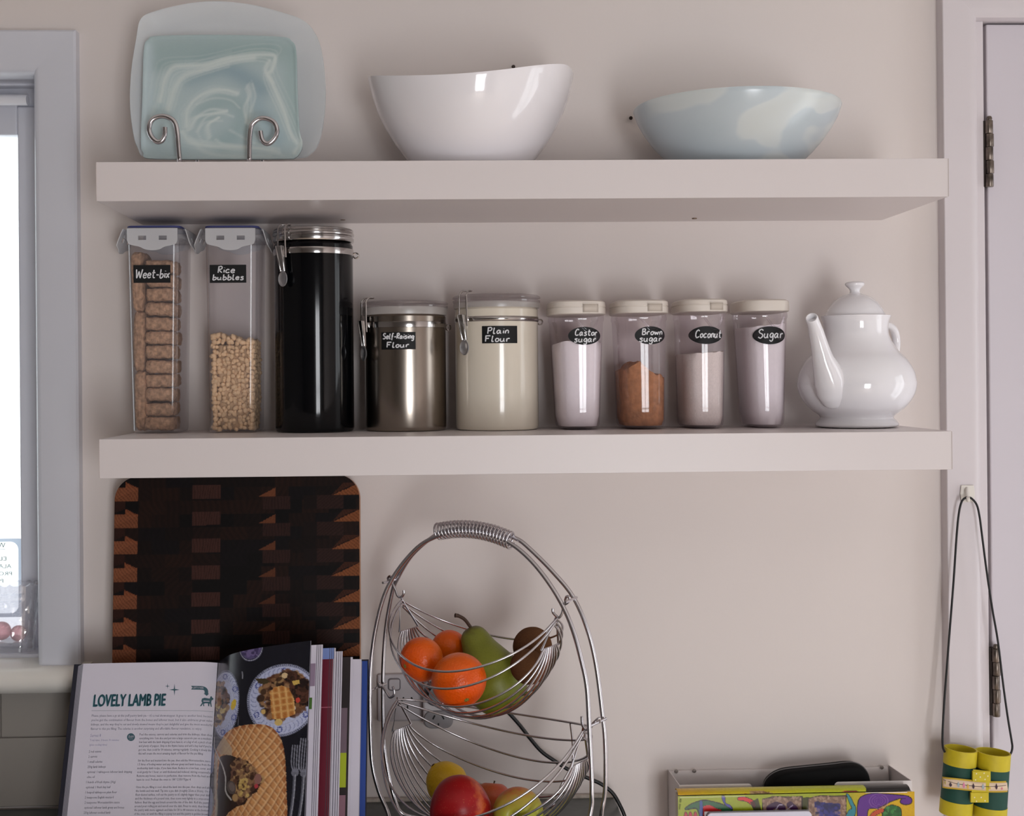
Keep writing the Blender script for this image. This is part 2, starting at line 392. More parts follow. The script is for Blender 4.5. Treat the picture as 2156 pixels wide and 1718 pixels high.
# stepped stop, reveal and sash
mb = MB()
def ring(m, X0, X1, Z0, Z1, t, ya, yb):
    m.box((X1-t, ya, Z0), (X1, yb, Z1)); m.box((X0, ya, Z0), (X0+t, yb, Z1))
    m.box((X0+t, ya, Z1-t), (X1-t, yb, Z1)); m.box((X0+t, ya, Z0), (X1-t, yb, Z0+t))
ring(mb, WX0, WX1, WZ0, WZ1, .006, .012, .14)
ring(mb, WX0+.006, WX1-.006, WZ0+.006, WZ1-.006, .005, .03, .14)
obj('window_stop', mb, M_wtrim, win, smooth=False, bevel=.0015)
sx1 = P(67, 500, .09).x; gx1 = P(38, 500, .09).x; zt1 = P(20, 224, .09).z; zg1 = P(20, 284, .09).z
zgb = P(20, 1345, .09).z; zsb = P(20, 1400, .09).z
mb = MB(); mb.box((gx1, .09, zsb), (sx1+.03, .125, zt1)); mb.box((WX0, .09, zg1), (gx1, .125, zt1+.02)); mb.box((WX0, .09, zsb), (gx1, .125, zgb)); mb.box((WX0, .09, zsb), (WX0+.05, .125, zt1))
mb.box((WX0+.006, .10, zt1-.004), (WX1-.004, .135, WZ1-.004)); mb.box((WX0+.006, .075, P(30, 180, .075).z), (WX1-.006, .10, WZ1-.008))
obj('sash', mb, M_wtrim, win, smooth=False, bevel=.003)
zb0, zb1 = P(30, 222, .06).z, P(30, 199, .06).z
obj('head_rail', MB().tube([(WX0+.012, .06, (zb0+zb1)/2), (P(58, 210, .06).x, .06, (zb0+zb1)/2)], (zb1-zb0)/2, 16), mat('white_rail', (238, 236, 240), .4), win)
obj('pane', MB().box((WX0+.04, .104, zgb-.005), (gx1+.005, .108, zg1+.005)), M_pane, win, smooth=False)
zl = P(40, 1378, .035).z
obj('ledge', MB().box((WX0+.011, .035, WZ0+.001), (WX1-.011, .09, zl)), M_wtrim, win, smooth=False, bevel=.003)
zs1 = P(100, 1410, -.05).z; zs0 = P(100, 1466, -.05).z
xs1 = P(176, 1430, -.05).x
pr = [(.035, zs1), (-.03, zs1), (-.042, zs1-.003), (-.050, zs1-.012), (-.052, (zs0+zs1)/2), (-.050, zs0+.012), (-.042, zs0+.003), (-.03, zs0), (0, zs0), (.035, zs0)]
obj('window_sill', MB().loft([[(WX0-.1, y, z) for y, z in pr], [(xs1, y, z) for y, z in pr]]), mat('cream_gloss_sill', (232, 226, 218), .3), win, angle=50)
# alarm notice stuck to the outside of the pane
def py_(x, y): return P(x, y, .1125)
st = MB(); a = P(47, 1133, .112); b = P(-80, 1300, .112); q = a.x, a.z; xx0, xx1, zz0, zz1 = b.x, a.x, b.z, a.z; rr = .012
def rrect(x0, x1, z0, z1, r, y, n=6):
    o = []
    for cx, cz, s in ((x1-r, z1-r, 0), (x0+r, z1-r, 90), (x0+r, z0+r, 180), (x1-r, z0+r, 270)):
        for k in range(n+1):
            t = math.radians(s+90*k/n); o.append((cx+r*math.cos(t), y, cz+r*math.sin(t)))
    return o
nt_ = thing('alarm_notice', 'mirrored white alarm notice with grey border stuck on the window pane', 'sign', ((xx0+xx1)/2, .110, zz0))
ro, ri = rrect(xx0, xx1, zz0, zz1, .003, .1092), rrect(xx0+.006, xx1-.0055, zz0+.006, zz1-.005, rr, .1092); nr = len(ro)
obj('border', MB().add(ro+ri, [(k, (k+1) % nr, nr+(k+1) % nr, nr+k) for k in range(nr)]), backlit('notice_grey_film', (146, 152, 162)), nt_, smooth=False)
obj('face', MB().add(ri, [tuple(range(nr))]), backlit('notice_white_film', (244, 246, 248)), nt_, smooth=False)
mb = MB()
for t, xr_, xl_, yb in (('W', 11.5, -5, 1153), ('EL', 13.5, -2, 1180), ('ALA', 24, -3, 1196), ('PRO', 25, -3, 1211.5), ('P', 7, .5, 1227)):
    type_line(mb, t, P(xr_, yb, .1084), P(xl_, yb, .1084), (0, 0, 1), (10.5 if t == 'W' else 8)/ppm(.108), 2)
mb.box((P(-30, 1157, .1084).x, .1082, P(-30, 1157, .1084).z-.0005), (P(11, 1157, .1084).x, .1086, P(11, 1157, .1084).z+.0005))
obj('lettering', mb, mat('notice_green', (58, 100, 88), .6), nt_, smooth=False)

# ---- tiles below the sill
mb = MB(); M_tile = mat('grey_wall_tile', (156, 149, 142), .3, noise=.03, nscale=8)
zt0 = P(60, 1552, -.006).z; th = (zt0-.897)
for row, (za, zb) in enumerate(((.8975, zt0), (zt0, zs0-.001))):
    xj = P(2, 1520, -.006).x+(-.11 if row == 0 else 0)
    for k in range(-4, 3):
        xa, xb = xj+k*.21, min(xj+(k+1)*.21, P(182, 1560, 0).x)
        if xa < xb and xb > -1.6: mb.box((xa+.0008, -.007, za+.0008), (xb-.0008, -.001, zb-.0008))
struct(obj('trim_1', mb, M_tile, smooth=False, bevel=.0012))
struct(obj('trim_2', MB().box((-1.45, -.0045, .8975), (P(182, 1560, 0).x, -.0002, zs0-.001)), mat('tile_grout', (120, 112, 106), .9), smooth=False))

# ---- door, casing and hinges
zdo = P(2066, 37, -.025).z
xc0, xc1 = .7495, P(2066, 500, -.025).x
mb = MB()
pr = [(xc0, 0), (xc0, -.024), (xc0+.001, -.025), (xc1-.016, -.025), (xc1-.008, -.0235), (xc1-.002, -.018), (xc1, -.010), (xc1, 0)]
mb.loft([[(x, y, 0) for x, y in pr], [(x, y, zdo+(xc1-x)) for x, y in pr]])
mb.loft([[(x, y, zdo+(xc1-x)) for x, y in pr], [(1.62+(xc1-x), y, zdo+(xc1-x)) for x, y in pr]])
struct(obj('trim_3', mb, M_trim, angle=32))
zdt = P(2120, 45, -.004).z; zdd = P(2120, 52, .004).z
xj1 = P(2073, 500, -.004).x; xd0 = P(2080.5, 500, .002).x
mb = MB(); mb.box((xc1-.012, -.006, 0), (xj1, .1, zdt)); mb.box((xc1-.012, -.006, zdt), (1.66, .1, zdo+.01))
struct(obj('trim_4', mb, M_trim, smooth=False, bevel=.001))
struct(obj('trim_5', MB().box((xj1, .02, 0), (xj1+.03, .09, zdt)).box((xj1+.03, .02, zdt-.03), (1.6, .09, zdt)), M_trim, smooth=False))
door = bpy.data.objects.new('door_1', None); COL.objects.link(door); door.location = (xd0, 0, 0); struct(door)
obj('door_panel', MB().box((xd0, .002, .008), (1.60, .042, zdd)), M_door, door, smooth=False, bevel=.002)
M_hinge = mat('worn_steel_hinge', (112, 102, 94), .34, metal=.9, noise=.6, nscale=60)
M_hdark = mat('dark_hinge_leaf', (52, 42, 38), .5, metal=.5, noise=.3, nscale=80)
def hinge(xp, ya, yb, xo):
    t = P(xp, ya, -.006); b = P(xp, yb, -.006); cx = (t.x+b.x)/2+xo
    h = obj('hinge', MB().box((cx-.0062, -.0062, b.z+.004), (cx+.003, .004, t.z-.008)), M_hdark, door, at=(0,0,0), smooth=False, bevel=.0004)
    h['label'] = 'worn metal butt hinge'
    n = 5; z0, z1 = b.z+.003, t.z-.008
    for k in range(n):
        za, zb = z0+(z1-z0)*k/n, z0+(z1-z0)*(k+1)/n; o = .0006 if k % 2 else -.0004
        obj('knuckle', MB().lathe([(0, za+.0004), (.0052, za+.0004), (.0056, za+.001), (.0056, zb-.001), (.0052, zb-.0004), (0, zb-.0004)], (cx+.002+o, -.009, 0), 20), M_hinge, h)
    obj('pin', MB().lathe([(0, z1), (.0036, z1), (.0042, z1+.003), (.003, z1+.006), (0, z1+.007)], (cx+.002, -.009, 0), 16), M_hinge, h)
hinge(2079, 243, 399, .0); hinge(2093, 1353, 1512, .0)
# ================================================================ shelves and worktop
M_shelf = mat('white_shelf_laminate', (219, 210, 209), .38, spec=.45)
M_edge = mat('shelf_edge_seam', (196, 184, 180), .5)
UX, UZ, LX, LZ = .1142, 1.7734, .1154, 1.4190
def shelf(cx, cz, label, screws, dz):
    t = thing('floating_shelf', label, 'shelf', (cx, -.13, cz), 'thick white wall shelves')
    b = MB(); h = .55
    b.hexa8([(cx-h, -.26, cz-.025-dz), (cx+h, -.26, cz-.025+dz), (cx+h, -.0005, cz-.025+dz), (cx-h, -.0005, cz-.025-dz),
             (cx-h, -.26, cz+.025-dz), (cx+h, -.26, cz+.025+dz), (cx+h, -.0005, cz+.025+dz), (cx-h, -.0005, cz+.025-dz)])
    obj('board', b, M_shelf, t, smooth=False, bevel=.0006)
    for s in (-1, 1):
        x = cx+s*(h-.0004)
        e = MB().box((min(x, x+s*.0008), -.2604, cz-.0246+s*dz), (max(x, x+s*.0008), -.001, cz+.0246+s*dz))
        obj('edge_band', e, M_edge, t, smooth=False)
    for px, py in screws:
        p = PN(px, py, (cx, 0, cz-.0255), Vector((0, 0, 1)))
        obj('screw', MB().lathe([(0, -.0012), (.0035, -.0008), (.004, .0006)], (p.x, p.y, cz-.0252), 14), mat('screw_brass', (120, 100, 84), .4, metal=.7), t)
    return t
shelf(UX, UZ, 'upper thick white shelf carrying the glass plates and bowls', [(722, 463), (1462, 460.5)], .0008)
shelf(LX, LZ, 'lower thick white shelf carrying the row of food canisters and teapot', [], -.0003)
ZU, ZLO = UZ+.025, LZ+.025
M_top = mat('dark_slate_laminate', (74, 78, 76), .35, noise=.25, nscale=45)
ct = thing('worktop', 'dark grey kitchen worktop under the cookbook and fruit stand', 'worktop', (-.9, -.3, .86))
ZC0 = .8955
obj('slab', MB().box((XL+.001, -.62, ZC0-.038), (.2534, -.0075, ZC0)), M_top, ct, smooth=False, bevel=.003)
obj('caulk_line', MB().tube([(-.5, -.007, ZC0+.001), (-.2, -.0062, ZC0+.0015), (.0, -.007, ZC0+.001), (.252, -.007, ZC0+.001)], .004, 8), mat('old_caulk', (176, 166, 156), .8, noise=.2, nscale=120), ct)
obj('cabinet', MB().box((XL+.001, -.585, .0005), (.235, -.0006, ZC0-.0385)), mat('cabinet_white', (214, 208, 204), .5), ct, smooth=False)
# two nail heads left in the wall
for px, py, lab in ((1081, 139, 'tiny nail head in the wall just above the white bowl'), (1328, 247, 'tiny nail head in the wall beside the pale blue bowl')):
    p = P(px, py, -.004)
    tag(obj('nail', MB().lathe([(0, 0), (.0016, .0), (.0016, .005), (.0028, .0055), (.0026, .0066), (0, .007)], (p.x, 0, p.z), 12, (0, -1, -.25)), mat('nail_dark', (60, 48, 44), .5, metal=.6), at=(p.x, 0, p.z)), lab, 'nail', 'nail heads above the upper shelf')

# ================================================================ upper shelf: plates, stand, bowls
# ---- plates lean back on the stand
def superpt(t, ex):
    c, s = math.cos(t), math.sin(t); return (math.copysign(abs(c)**(2/ex), c), math.copysign(abs(s)**(2/ex), s))
lean = math.radians(14); YB = -.165
PLN = Vector((0, -math.cos(lean), math.sin(lean))); PLU = Vector((0, math.sin(lean), math.cos(lean)))
def plate_pts(pxpts, off):
    o = P(470, 336, YB) + PLN*off
    return [PN(x, y, o, PLN) for x, y in pxpts]
# large pale platter behind
o0 = P(470, 336, YB)
out_big = [(318, 335), (290, 312), (279, 270), (274, 215), (277, 150), (287, 85), (297, 42), (330, 25), (400, 9), (462, 5), (530, 12), (590, 27), (636, 43), (662, 68), (678, 110), (686, 180), (684, 245), (673, 300), (655, 326), (620, 336), (470, 337)]
ringp = spline(plate_pts(out_big, 0), 5, True); cen = sum(ringp, Vector())/len(ringp)
def plate_body(ring, cen, depth_in, thick, lip):
    """solid shallow dish: rim toward the viewer, floor set back"""
    def lay(k, d): return [cen+(p-cen)*k+PLN*d for p in ring]
    return MB().loft([lay(.02, -depth_in), lay(.5, -depth_in), lay(.72, -depth_in), lay(.84, -depth_in*.55), lay(.97, lip-.001), lay(.995, lip), lay(1, lip-.002), lay(.985, lip-thick), lay(.86, -depth_in*.6-thick), lay(.72, -depth_in-thick), lay(.02, -depth_in-thick)])
big = thing('glass_platter', 'large pale frosted glass platter leaning behind the aqua swirled plate', 'plate', (o0.x, o0.y, o0.z))
M_big = clear('frosted_pale_glass', (250, 252, 253), .5, (244, 248, 251), .02, .2, .2)
obj('dish', plate_body(ringp, cen, .012, .004, .004), M_big, big, angle=60)
# smaller aqua plate with white swirls
c0 = 2.994
R_ = Ras(860, 200, 1930, 1040, 3.0, (183, 200, 202))
for pts, w, c, a in (
    ([(900, 330), (1400, 300), (1880, 330)], 90, (150, 174, 173), .55), ([(960, 420), (1300, 360), (1700, 310)], 45, (152, 176, 177), .7), ([(1870, 360), (1840, 520), (1880, 800)], 60, (160, 184, 183), .6),
    ([(930, 300), (935, 600), (915, 900)], 42, (196, 213, 218), .8), ([(1200, 480), (1400, 430), (1560, 500), (1640, 560)], 70, (144, 168, 178), .8), ([(1600, 640), (1680, 760), (1740, 860)], 60, (160, 184, 194), .6),
    ([(1300, 700), (1420, 640), (1520, 700), (1500, 820), (1400, 900)], 70, (154, 178, 180), .6), ([(1000, 700), (1080, 520), (1180, 440)], 60, (182, 203, 206), .5)):
    R_.glow([(p.x, p.y) for p in spline([(x, y, 0) for x, y in pts], 6)], w, c, a)
for pts, w, a in (
    ([(1010, 640), (1040, 500), (1090, 425), (1180, 415), (1300, 408), (1420, 372), (1560, 350), (1690, 345), (1735, 362), (1715, 440), (1690, 470), (1730, 560), (1790, 700), (1830, 830), (1870, 900)], 13, .85),
    ([(1060, 690), (1100, 560), (1160, 480), (1280, 440), (1450, 385), (1600, 365)], 17, .8), ([(1700, 380), (1670, 440), (1720, 520)], 11, .7),
    ([(1175, 800), (1180, 700), (1240, 620), (1330, 575), (1420, 568), (1500, 590)], 10, .75), ([(1150, 830), (1190, 890), (1300, 915), (1440, 925), (1620, 935), (1760, 960)], 12, .7),
    ([(1190, 820), (1240, 740), (1330, 690), (1430, 700)], 9, .6), ([(1240, 830), (1300, 740), (1400, 715), (1470, 735)], 8, .5), ([(1320, 870), (1310, 790), (1380, 740)], 8, .5), ([(1360, 880), (1420, 915), (1560, 930)], 9, .5),
    ([(1560, 540), (1575, 600), (1540, 680), (1560, 780)], 10, .55), ([(1590, 530), (1610, 610), (1580, 700)], 8, .45), ([(1200, 870), (1300, 960), (1500, 985), (1700, 985)], 14, .4), ([(1860, 960), (1900, 900), (1905, 860)], 16, .8),
    ([(1010, 600), (960, 720), (950, 850)], 12, .3), ([(1450, 820), (1600, 900), (1760, 940)], 9, .4), ([(1240, 660), (1340, 620), (1450, 630), (1510, 680)], 7, .4), ([(1280, 900), (1250, 830), (1300, 770), (1400, 760)], 7, .4)):
    R_.glow([(p.x, p.y) for p in spline([(x, y, 0) for x, y in pts], 6)], w, (212, 222, 218), a)
for pts in ([(1010, 640), (1040, 500), (1090, 425), (1300, 408), (1560, 350), (1715, 362), (1690, 470), (1790, 700), (1870, 900)], [(1060, 690), (1100, 560), (1160, 480), (1450, 385)], [(1175, 800), (1180, 700), (1330, 575), (1500, 590)],
            [(1150, 830), (1190, 890), (1440, 925), (1760, 960)], [(1190, 820), (1240, 740), (1430, 700)], [(1320, 870), (1310, 790), (1380, 740)], [(1560, 540), (1575, 600), (1560, 780)]):
    for k_, a_ in ((.90, .34), (.95, .40), (1.05, .34), (1.10, .26), (1.18, .18)):
        R_.glow([(1420+(p.x-1420)*k_, 730+(p.y-730)*k_) for p in spline([(x, y, 0) for x, y in pts], 6)], 6, (212, 222, 218), a_)
R_.grain(.012)
sq = plate_pts([(318, 334), (302, 322), (297, 300), (300, 200), (303, 105), (312, 84), (335, 76), (470, 74), (590, 78), (615, 88), (624, 110), (627, 200), (631, 275), (637, 300), (634, 318), (622, 332), (600, 335), (460, 335.5)], .016)
sq = spline(sq, 22, True); csq = sum(sq, Vector())/len(sq); n = len(sq)
mb = MB(); rings = []
for k, d in [(i/90, 0) for i in range(1, 86)]+[(.965, .0005), (.985, .0015), (1, .001), (1.0, -.002), (.98, -.004), (.9, -.005), (.4, -.005)]:
    rings.append([csq+(p-csq)*k+PLN*d for p in sq])
mb.loft(rings)
pxs = np.array([[1078+SX+F_PX*((v-CAM).dot(CR))/((v-CAM).dot(CF)), 859+SY-F_PX*((v-CAM).dot(CU))/((v-CAM).dot(CF))] for v in [Vector(v) for v in mb.v]])
mb.c = R_.at(pxs[:, 0]*c0, pxs[:, 1]*c0)
aq = thing('glass_plate', 'square aqua glass plate with white swirls in front on the stand', 'plate', tuple(sq[0]))
m_aq = printed('swirled_aqua_glass', .12, .5, .93)
obj('dish', mb, m_aq, aq, angle=60)
# ---- chrome plate stand
M_chrome = mat('chrome_wire', (204, 200, 203), .16, metal=1)
stn = thing('plate_stand', 'chrome wire plate stand with two scrolled front hooks', 'stand', (P(450, 330, -.2).x, -.16, ZU))
YF = -.203
def scroll(pts):
    p = [P(x, y, YF) for x, y in pts]; last = p[-1]
    path = spline(p, 6)
    return path+[Vector((last.x, YF, ZU+.012)), Vector((last.x, YF+.002, ZU+.006)), Vector((last.x, YF+.008, ZU+.0035)), Vector((last.x, -.09, ZU+.0035)), Vector((last.x, -.082, ZU+.006)), Vector((last.x, -.078, ZU+.014)), Vector((last.x, -.050, ZU+.13))]
for pts in ([(347.5, 268), (347, 284), (341, 296), (330, 298), (318, 286), (314, 270), (320, 253), (336, 245), (354, 247), (368, 258), (373.5, 280), (376, 310), (378, 334)],
            [(548, 276), (551, 292), (558, 301), (568, 301), (579, 290), (583, 274), (577, 258), (562, 250), (546, 250), (531, 262), (526.5, 282), (525, 310), (525, 334)]):
    obj('scroll_arm', MB().tube(scroll(pts), 5.4/ppm(YF), 12), M_chrome, stn, angle=70)
xa, xb = P(378, 334, YF).x, P(525, 334, YF).x
obj('cross_bar', MB().tube([(xa, -.09, ZU+.0035), (xb, -.09, ZU+.0035)], .003, 10), M_chrome, stn)
obj('cross_bar', MB().tube([(xa, -.062, ZU+.08), (xb, -.062, ZU+.08)], .003, 10), M_chrome, stn)

# ---- big white bowl with a swooping rim
M_porc = mat('white_glazed_porcelain', (244, 240, 243), .09, spec=.55, coat=.2)
YC = -.14; c = P(992, 250, YC); Rb = 216/ppm(YC)
rimpx = [(776, 161), (790, 160.5), (850, 160), (900, 159), (950, 157), (1000, 153), (1060, 147), (1110, 140), (1150, 136), (1185, 135), (1200, 140), (1208, 157)]
def rim_h(th):                                  # rim height round the bowl, th from -Y side
    ct_ = max(-1, min(1, math.cos(th))); Yd = YC-abs(math.sin(th))*Rb
    px = 992+216*ct_*(ppm(Yd)/ppm(YC)); py = interp(px, rimpx)
    return P(px, py, Yd).z-ZU
N = 96; rings = []; inn = []
prf = [(.0, .50), (.012, .52), (.05, .545), (.15, .63), (.30, .735), (.46, .83), (.62, .905), (.78, .957), (.90, .985), (.97, .998), (1.0, 1.0)]
H = [rim_h(2*math.pi*k/N) for k in range(N)]
H = [sum(H[(k+j) % N]*w for j, w in ((-2, .1), (-1, .2), (0, .4), (1, .2), (2, .1))) for k in range(N)]
for hf, rf in prf:
    rings.append([(c.x+Rb*rf*math.cos(2*math.pi*k/N), YC+Rb*rf*math.sin(2*math.pi*k/N), ZU+.0006+H[k]*hf) for k in range(N)])
for hf, rf in [(1.004, .985), (.99, .972)]+[(a, b-.035) for a, b in prf[::-1][1:-1]]+[(.05, .40)]:
    inn.append([(c.x+Rb*rf*math.cos(2*math.pi*k/N), YC+Rb*rf*math.sin(2*math.pi*k/N), ZU+.0006+H[k]*max(hf, .045)) for k in range(N)])
tag(obj('serving_bowl', MB().loft(rings+inn), M_porc, at=(c.x, YC, ZU), angle=60), 'large glossy white bowl with a swooping rim on the upper shelf', 'bowl')

# ---- pale blue alabaster glass bowl
Yc2 = -.14; c2 = P(1550, 228, Yc2); R2 = 217/ppm(Yc2); H2 = c2.z-ZU
m = bpy.data.materials.new('alabaster_glass'); m.use_nodes = True; nt = m.node_tree; b = nt.nodes['Principled BSDF']
tc = nt.nodes.new('ShaderNodeTexCoord'); mp = nt.nodes.new('ShaderNodeMapping'); mp.inputs['Scale'].default_value = (5, 5, 11); mp.inputs['Rotation'].default_value = (.2, .5, .3)
n1 = nt.nodes.new('ShaderNodeTexNoise'); n1.inputs['Scale'].default_value = .9; n1.inputs['Detail'].default_value = 1.5; n1.inputs['Distortion'].default_value = 1.4
rp = nt.nodes.new('ShaderNodeValToRGB')
for p_, cc in ((.30, (200, 211, 216)), (.45, (204, 214, 219)), (.49, (219, 225, 225)), (.63, (217, 222, 220)), (.68, (203, 213, 217))):
    e = rp.color_ramp.elements.new(p_); e.color = hexa(cc)
rp.color_ramp.elements.remove(rp.color_ramp.elements[0]); rp.color_ramp.elements.remove(rp.color_ramp.elements[-1])
nt.links.new(tc.outputs['Object'], mp.inputs[0]); nt.links.new(mp.outputs[0], n1.inputs['Vector']); nt.links.new(n1.outputs['Fac'], rp.inputs[0]); nt.links.new(rp.outputs[0], b.inputs['Base Color'])
b.inputs['Roughness'].default_value = .22; b.inputs['Alpha'].default_value = .93; b.inputs['Subsurface Weight'].default_value = .15; b.inputs['Subsurface Radius'].default_value = (.01, .01, .01)
prof = [(0, .0005), (.50*R2, .0005), (.52*R2, .004), (.62*R2, H2*.14), (.73*R2, H2*.30), (.83*R2, H2*.48), (.91*R2, H2*.66), (.965*R2, H2*.82), (.99*R2, H2*.93), (R2, H2-.002), (.995*R2, H2), (.98*R2, H2-.001), (.965*R2, H2*.9), (.93*R2, H2*.8), (.87*R2, H2*.62), (.78*R2, H2*.42), (.66*R2, H2*.25), (.5*R2, .012), (0, .012)]
tag(obj('glass_bowl', MB().lathe(prof, (c2.x, Yc2, ZU), 96), m, at=(c2.x, Yc2, ZU), angle=60), 'shallow pale blue marbled glass bowl on the upper shelf at right', 'bowl')
# ================================================================ lower shelf
def rring(cx, cy, hx, hy, r, z, n=5):
    o = []
    for sx_, sy_, s in ((1, 1, 0), (-1, 1, 90), (-1, -1, 180), (1, -1, 270)):
        for k in range(n+1):
            t = math.radians(s+90*k/n); o.append((cx+sx_*(hx-r)+r*math.cos(t), cy+sy_*(hy-r)+r*math.sin(t), z))
    return o
# ---------------------------------------------------------------- tall clip-lock cereal boxes
M_pp = clear('cloudy_plastic', (253, 252, 253), .09, (222, 216, 222), .03, .16, .3)
M_lid = clear('frosted_lid_plastic', (252, 252, 254), .2, (246, 246, 250), .03, .2, .3)
M_clip = clear('frosted_clip_plastic', (252, 252, 254), .62, (252, 252, 254), .04, .2, .3)
M_blue = mat('blue_lid_seal', (66, 72, 128), .5)
YFR, YBK = -.110, -.008
def tall_box(label, bl, br, tl, tr, ytop, rows):
    b0, b1 = P(bl, 911, YFR), P(br, 911, YFR); t0, t1 = P(tl, 505, YFR), P(tr, 505, YFR); zt = P((tl+tr)/2, ytop, YFR).z
    cx, cxt = (b0.x+b1.x)/2, (t0.x+t1.x)/2; hb, ht = (b1.x-b0.x)/2, (t1.x-t0.x)/2; cy = (YFR+YBK)/2; hy = (YBK-YFR)/2-.006
    z0, zr = ZLO+.0006, t0.z+.004
    t = thing('cereal_box', label, 'container', (cx, cy, ZLO))
    def hx(z): k = (z-z0)/(zr-z0); return hb+(ht-hb)*k
    def cxz(z): k = (z-z0)/(zr-z0); return cx+(cxt-cx)*k*.0
    cyf = lambda z: hy-.003+.003*(z-z0)/(zr-z0)
    R = [rring(cx, cy, hx(z)-i, cyf(z)-i, .011, z) for z, i in ((z0, .004), (z0+.0015, .001), (z0+.005, 0), (z0+.10, 0), (zr-.004, 0), (zr, -.001))]
    obj('body', MB().loft(R, True, False), M_pp, t, angle=60, recalc=True)
    # lid: skirt, rounded top, blue seal ring
    hl, hyl = ht+.004, hy+.003
    L = [rring(cx, cy, hl, hyl, .012, zr-.002), rring(cx, cy, hl+.0015, hyl+.0015, .012, zr-.001), rring(cx, cy, hl+.0015, hyl+.0015, .012, zr+.003), rring(cx, cy, hl-.0005, hyl-.0005, .012, zr+.004), rring(cx, cy, hl-.001, hyl-.001, .012, zt-.004), rring(cx, cy, hl-.004, hyl-.004, .011, zt-.0015), rring(cx, cy, hl-.009, hyl-.009, .008, zt-.0015)]
    lid = obj('lid', MB().loft(L), M_lid, t, angle=50)
    S = [rring(cx, cy, hl-.0075, hyl-.0075, .009, zt-.0014), rring(cx, cy, hl-.0035, hyl-.0035, .0105, zt-.0012), rring(cx, cy, hl-.0040, hyl-.0040, .010, zt+.0014), rring(cx, cy, hl-.0075, hyl-.0075, .009, zt+.0010)]
    s_ = obj('seal', MB().loft(S), M_blue, lid, angle=50); s_['label'] = 'blue sealing rim'
    # four wavy clips, hinged at the top of the lid
    def clip(c, e, nrm, w, flare, drop):
        e, nrm = Vector(e), Vector(nrm); out = [(-1, 0), (-1, -.55), (-.93, -.72), (-.72, -.80), (-.48, -.86), (-.28, -.98), (0, -1.02), (.28, -.98), (.48, -.86), (.72, -.80), (.93, -.72), (1, -.55), (1, 0)]
        pts = spline([(a, b_, 0) for a, b_ in out], 5)
        holes = [(-.56, -.24), (.26, .58)]
        def at_(a, b_, d): return Vector(c)+e*(a*w)+Vector((0, 0, 1))*(b_*drop)+nrm*(d+flare*abs(b_)*drop)
        m = MB(); xs = sorted({-1, 1, *[h for hh in holes for h in hh], *[round(q*.05, 3) for q in range(-19, 20)]})
        lo = lambda a: float(np.interp(a, [p.x for p in pts], [p.y for p in pts]) if abs(a) < .999 else -.55)
        for a, b2 in zip(xs, xs[1:]):
            mid = (a+b2)/2; cut = any(h[0] <= mid <= h[1] for h in holes)
            for q0, q1 in (((0, 0), (-.34, -.34)), ((-.34, -.34), (-.54, -.54)), ((-.54, -.54), (lo(a), lo(b2)))):
                if cut and q0[0] == -.34: continue
                m.hexa8([at_(a, q1[0], 0), at_(b2, q1[1], 0), at_(b2, q1[1], -.0014), at_(a, q1[0], -.0014), at_(a, q0[0], 0), at_(b2, q0[1], 0), at_(b2, q0[1], -.0014), at_(a, q0[0], -.0014)])
        o = obj('clip', m, M_clip, lid, smooth=False)
        hb_ = MB().tube([at_(-.96, -.02, -.002), at_(.96, -.02, -.002)], .0018, 8); obj('clip_hinge', hb_, M_lid, lid)
    zc_ = zt-.003; dr = zc_-P(cx, 527, YFR).z if False else .030
    clip((cx, cy-hyl-.0028, zc_), (1, 0, 0), (0, -1, 0), ht*.93, .03, dr)
    clip((cx, cy+hyl+.0028, zc_), (1, 0, 0), (0, 1, 0), ht*.93, .0, dr*.9)
    clip((cx-hl-.0028, cy, zc_), (0, 1, 0), (-1, 0, 0), hy*.85, .42, dr)
    clip((cx+hl+.0028, cy, zc_), (0, 1, 0), (1, 0, 0), hy*.85, .30, dr)
    return t, cx, cy, hx, cyf, z0, zr
wb, cx, cy, hx, cyf, z0, zr = tall_box('tall clip-lid box of wheat biscuits at the left end of the lower shelf', 274, 373, 259, 373, 476, None)
la, lb = P(279, 595, YFR), P(357, 557, YFR); surfw = lambda x, z: cy-cyf(z)
sticker(wb, (la.x+lb.x)/2, (la.z+lb.z)/2, lb.x-la.x, lb.z-la.z, surfw, [('Weet-bix', .06, .28, .48, .90)])
# wheat biscuits: 13 lying flat in a pile and three standing on edge, one by one
M_bis = mat('wheat_biscuit', (182, 144, 114), .9, noise=.42, nscale=150, bump=1.0, bscale=320)
def biscuit_mesh(seed, L, Wd, T):
    rs = np.random.RandomState(seed); bm = bmesh.new(); bmesh.ops.create_cube(bm, size=1)
    bmesh.ops.subdivide_edges(bm, edges=bm.edges, cuts=9, use_grid_fill=True)
    ph = rs.rand(6)*6
    for v in bm.verts:
        p = v.co*2; q = Vector([math.copysign(abs(c_)**1.0, c_) for c_ in p]); l = (abs(q.x)**7+abs(q.y)**7+abs(q.z)**3.2)**(1/5.0)
        q = q/max(l, .3)**.75
        nz = .05*math.sin(q.x*9+ph[0]+q.y*4)+.06*math.sin(q.x*17+ph[1])*math.sin(q.y*13+ph[2])+.12*(rs.rand()-.5)
        am = nz*min(L, T)*.55; v.co = Vector((q.x*(L/2+am), q.y*(Wd/2+am), q.z*(T/2+am)))
    me = bpy.data.meshes.new('wheat_biscuit'); bm.to_mesh(me); bm.free(); me.materials.append(M_bis)
    me.polygons.foreach_set('use_smooth', [True]*len(me.polygons)); return me
flat = [biscuit_mesh(s, .0405, .070, .0186) for s in (1, 2, 3)]; edge = [biscuit_mesh(s, .0165, .070, .084) for s in (11, 12)]
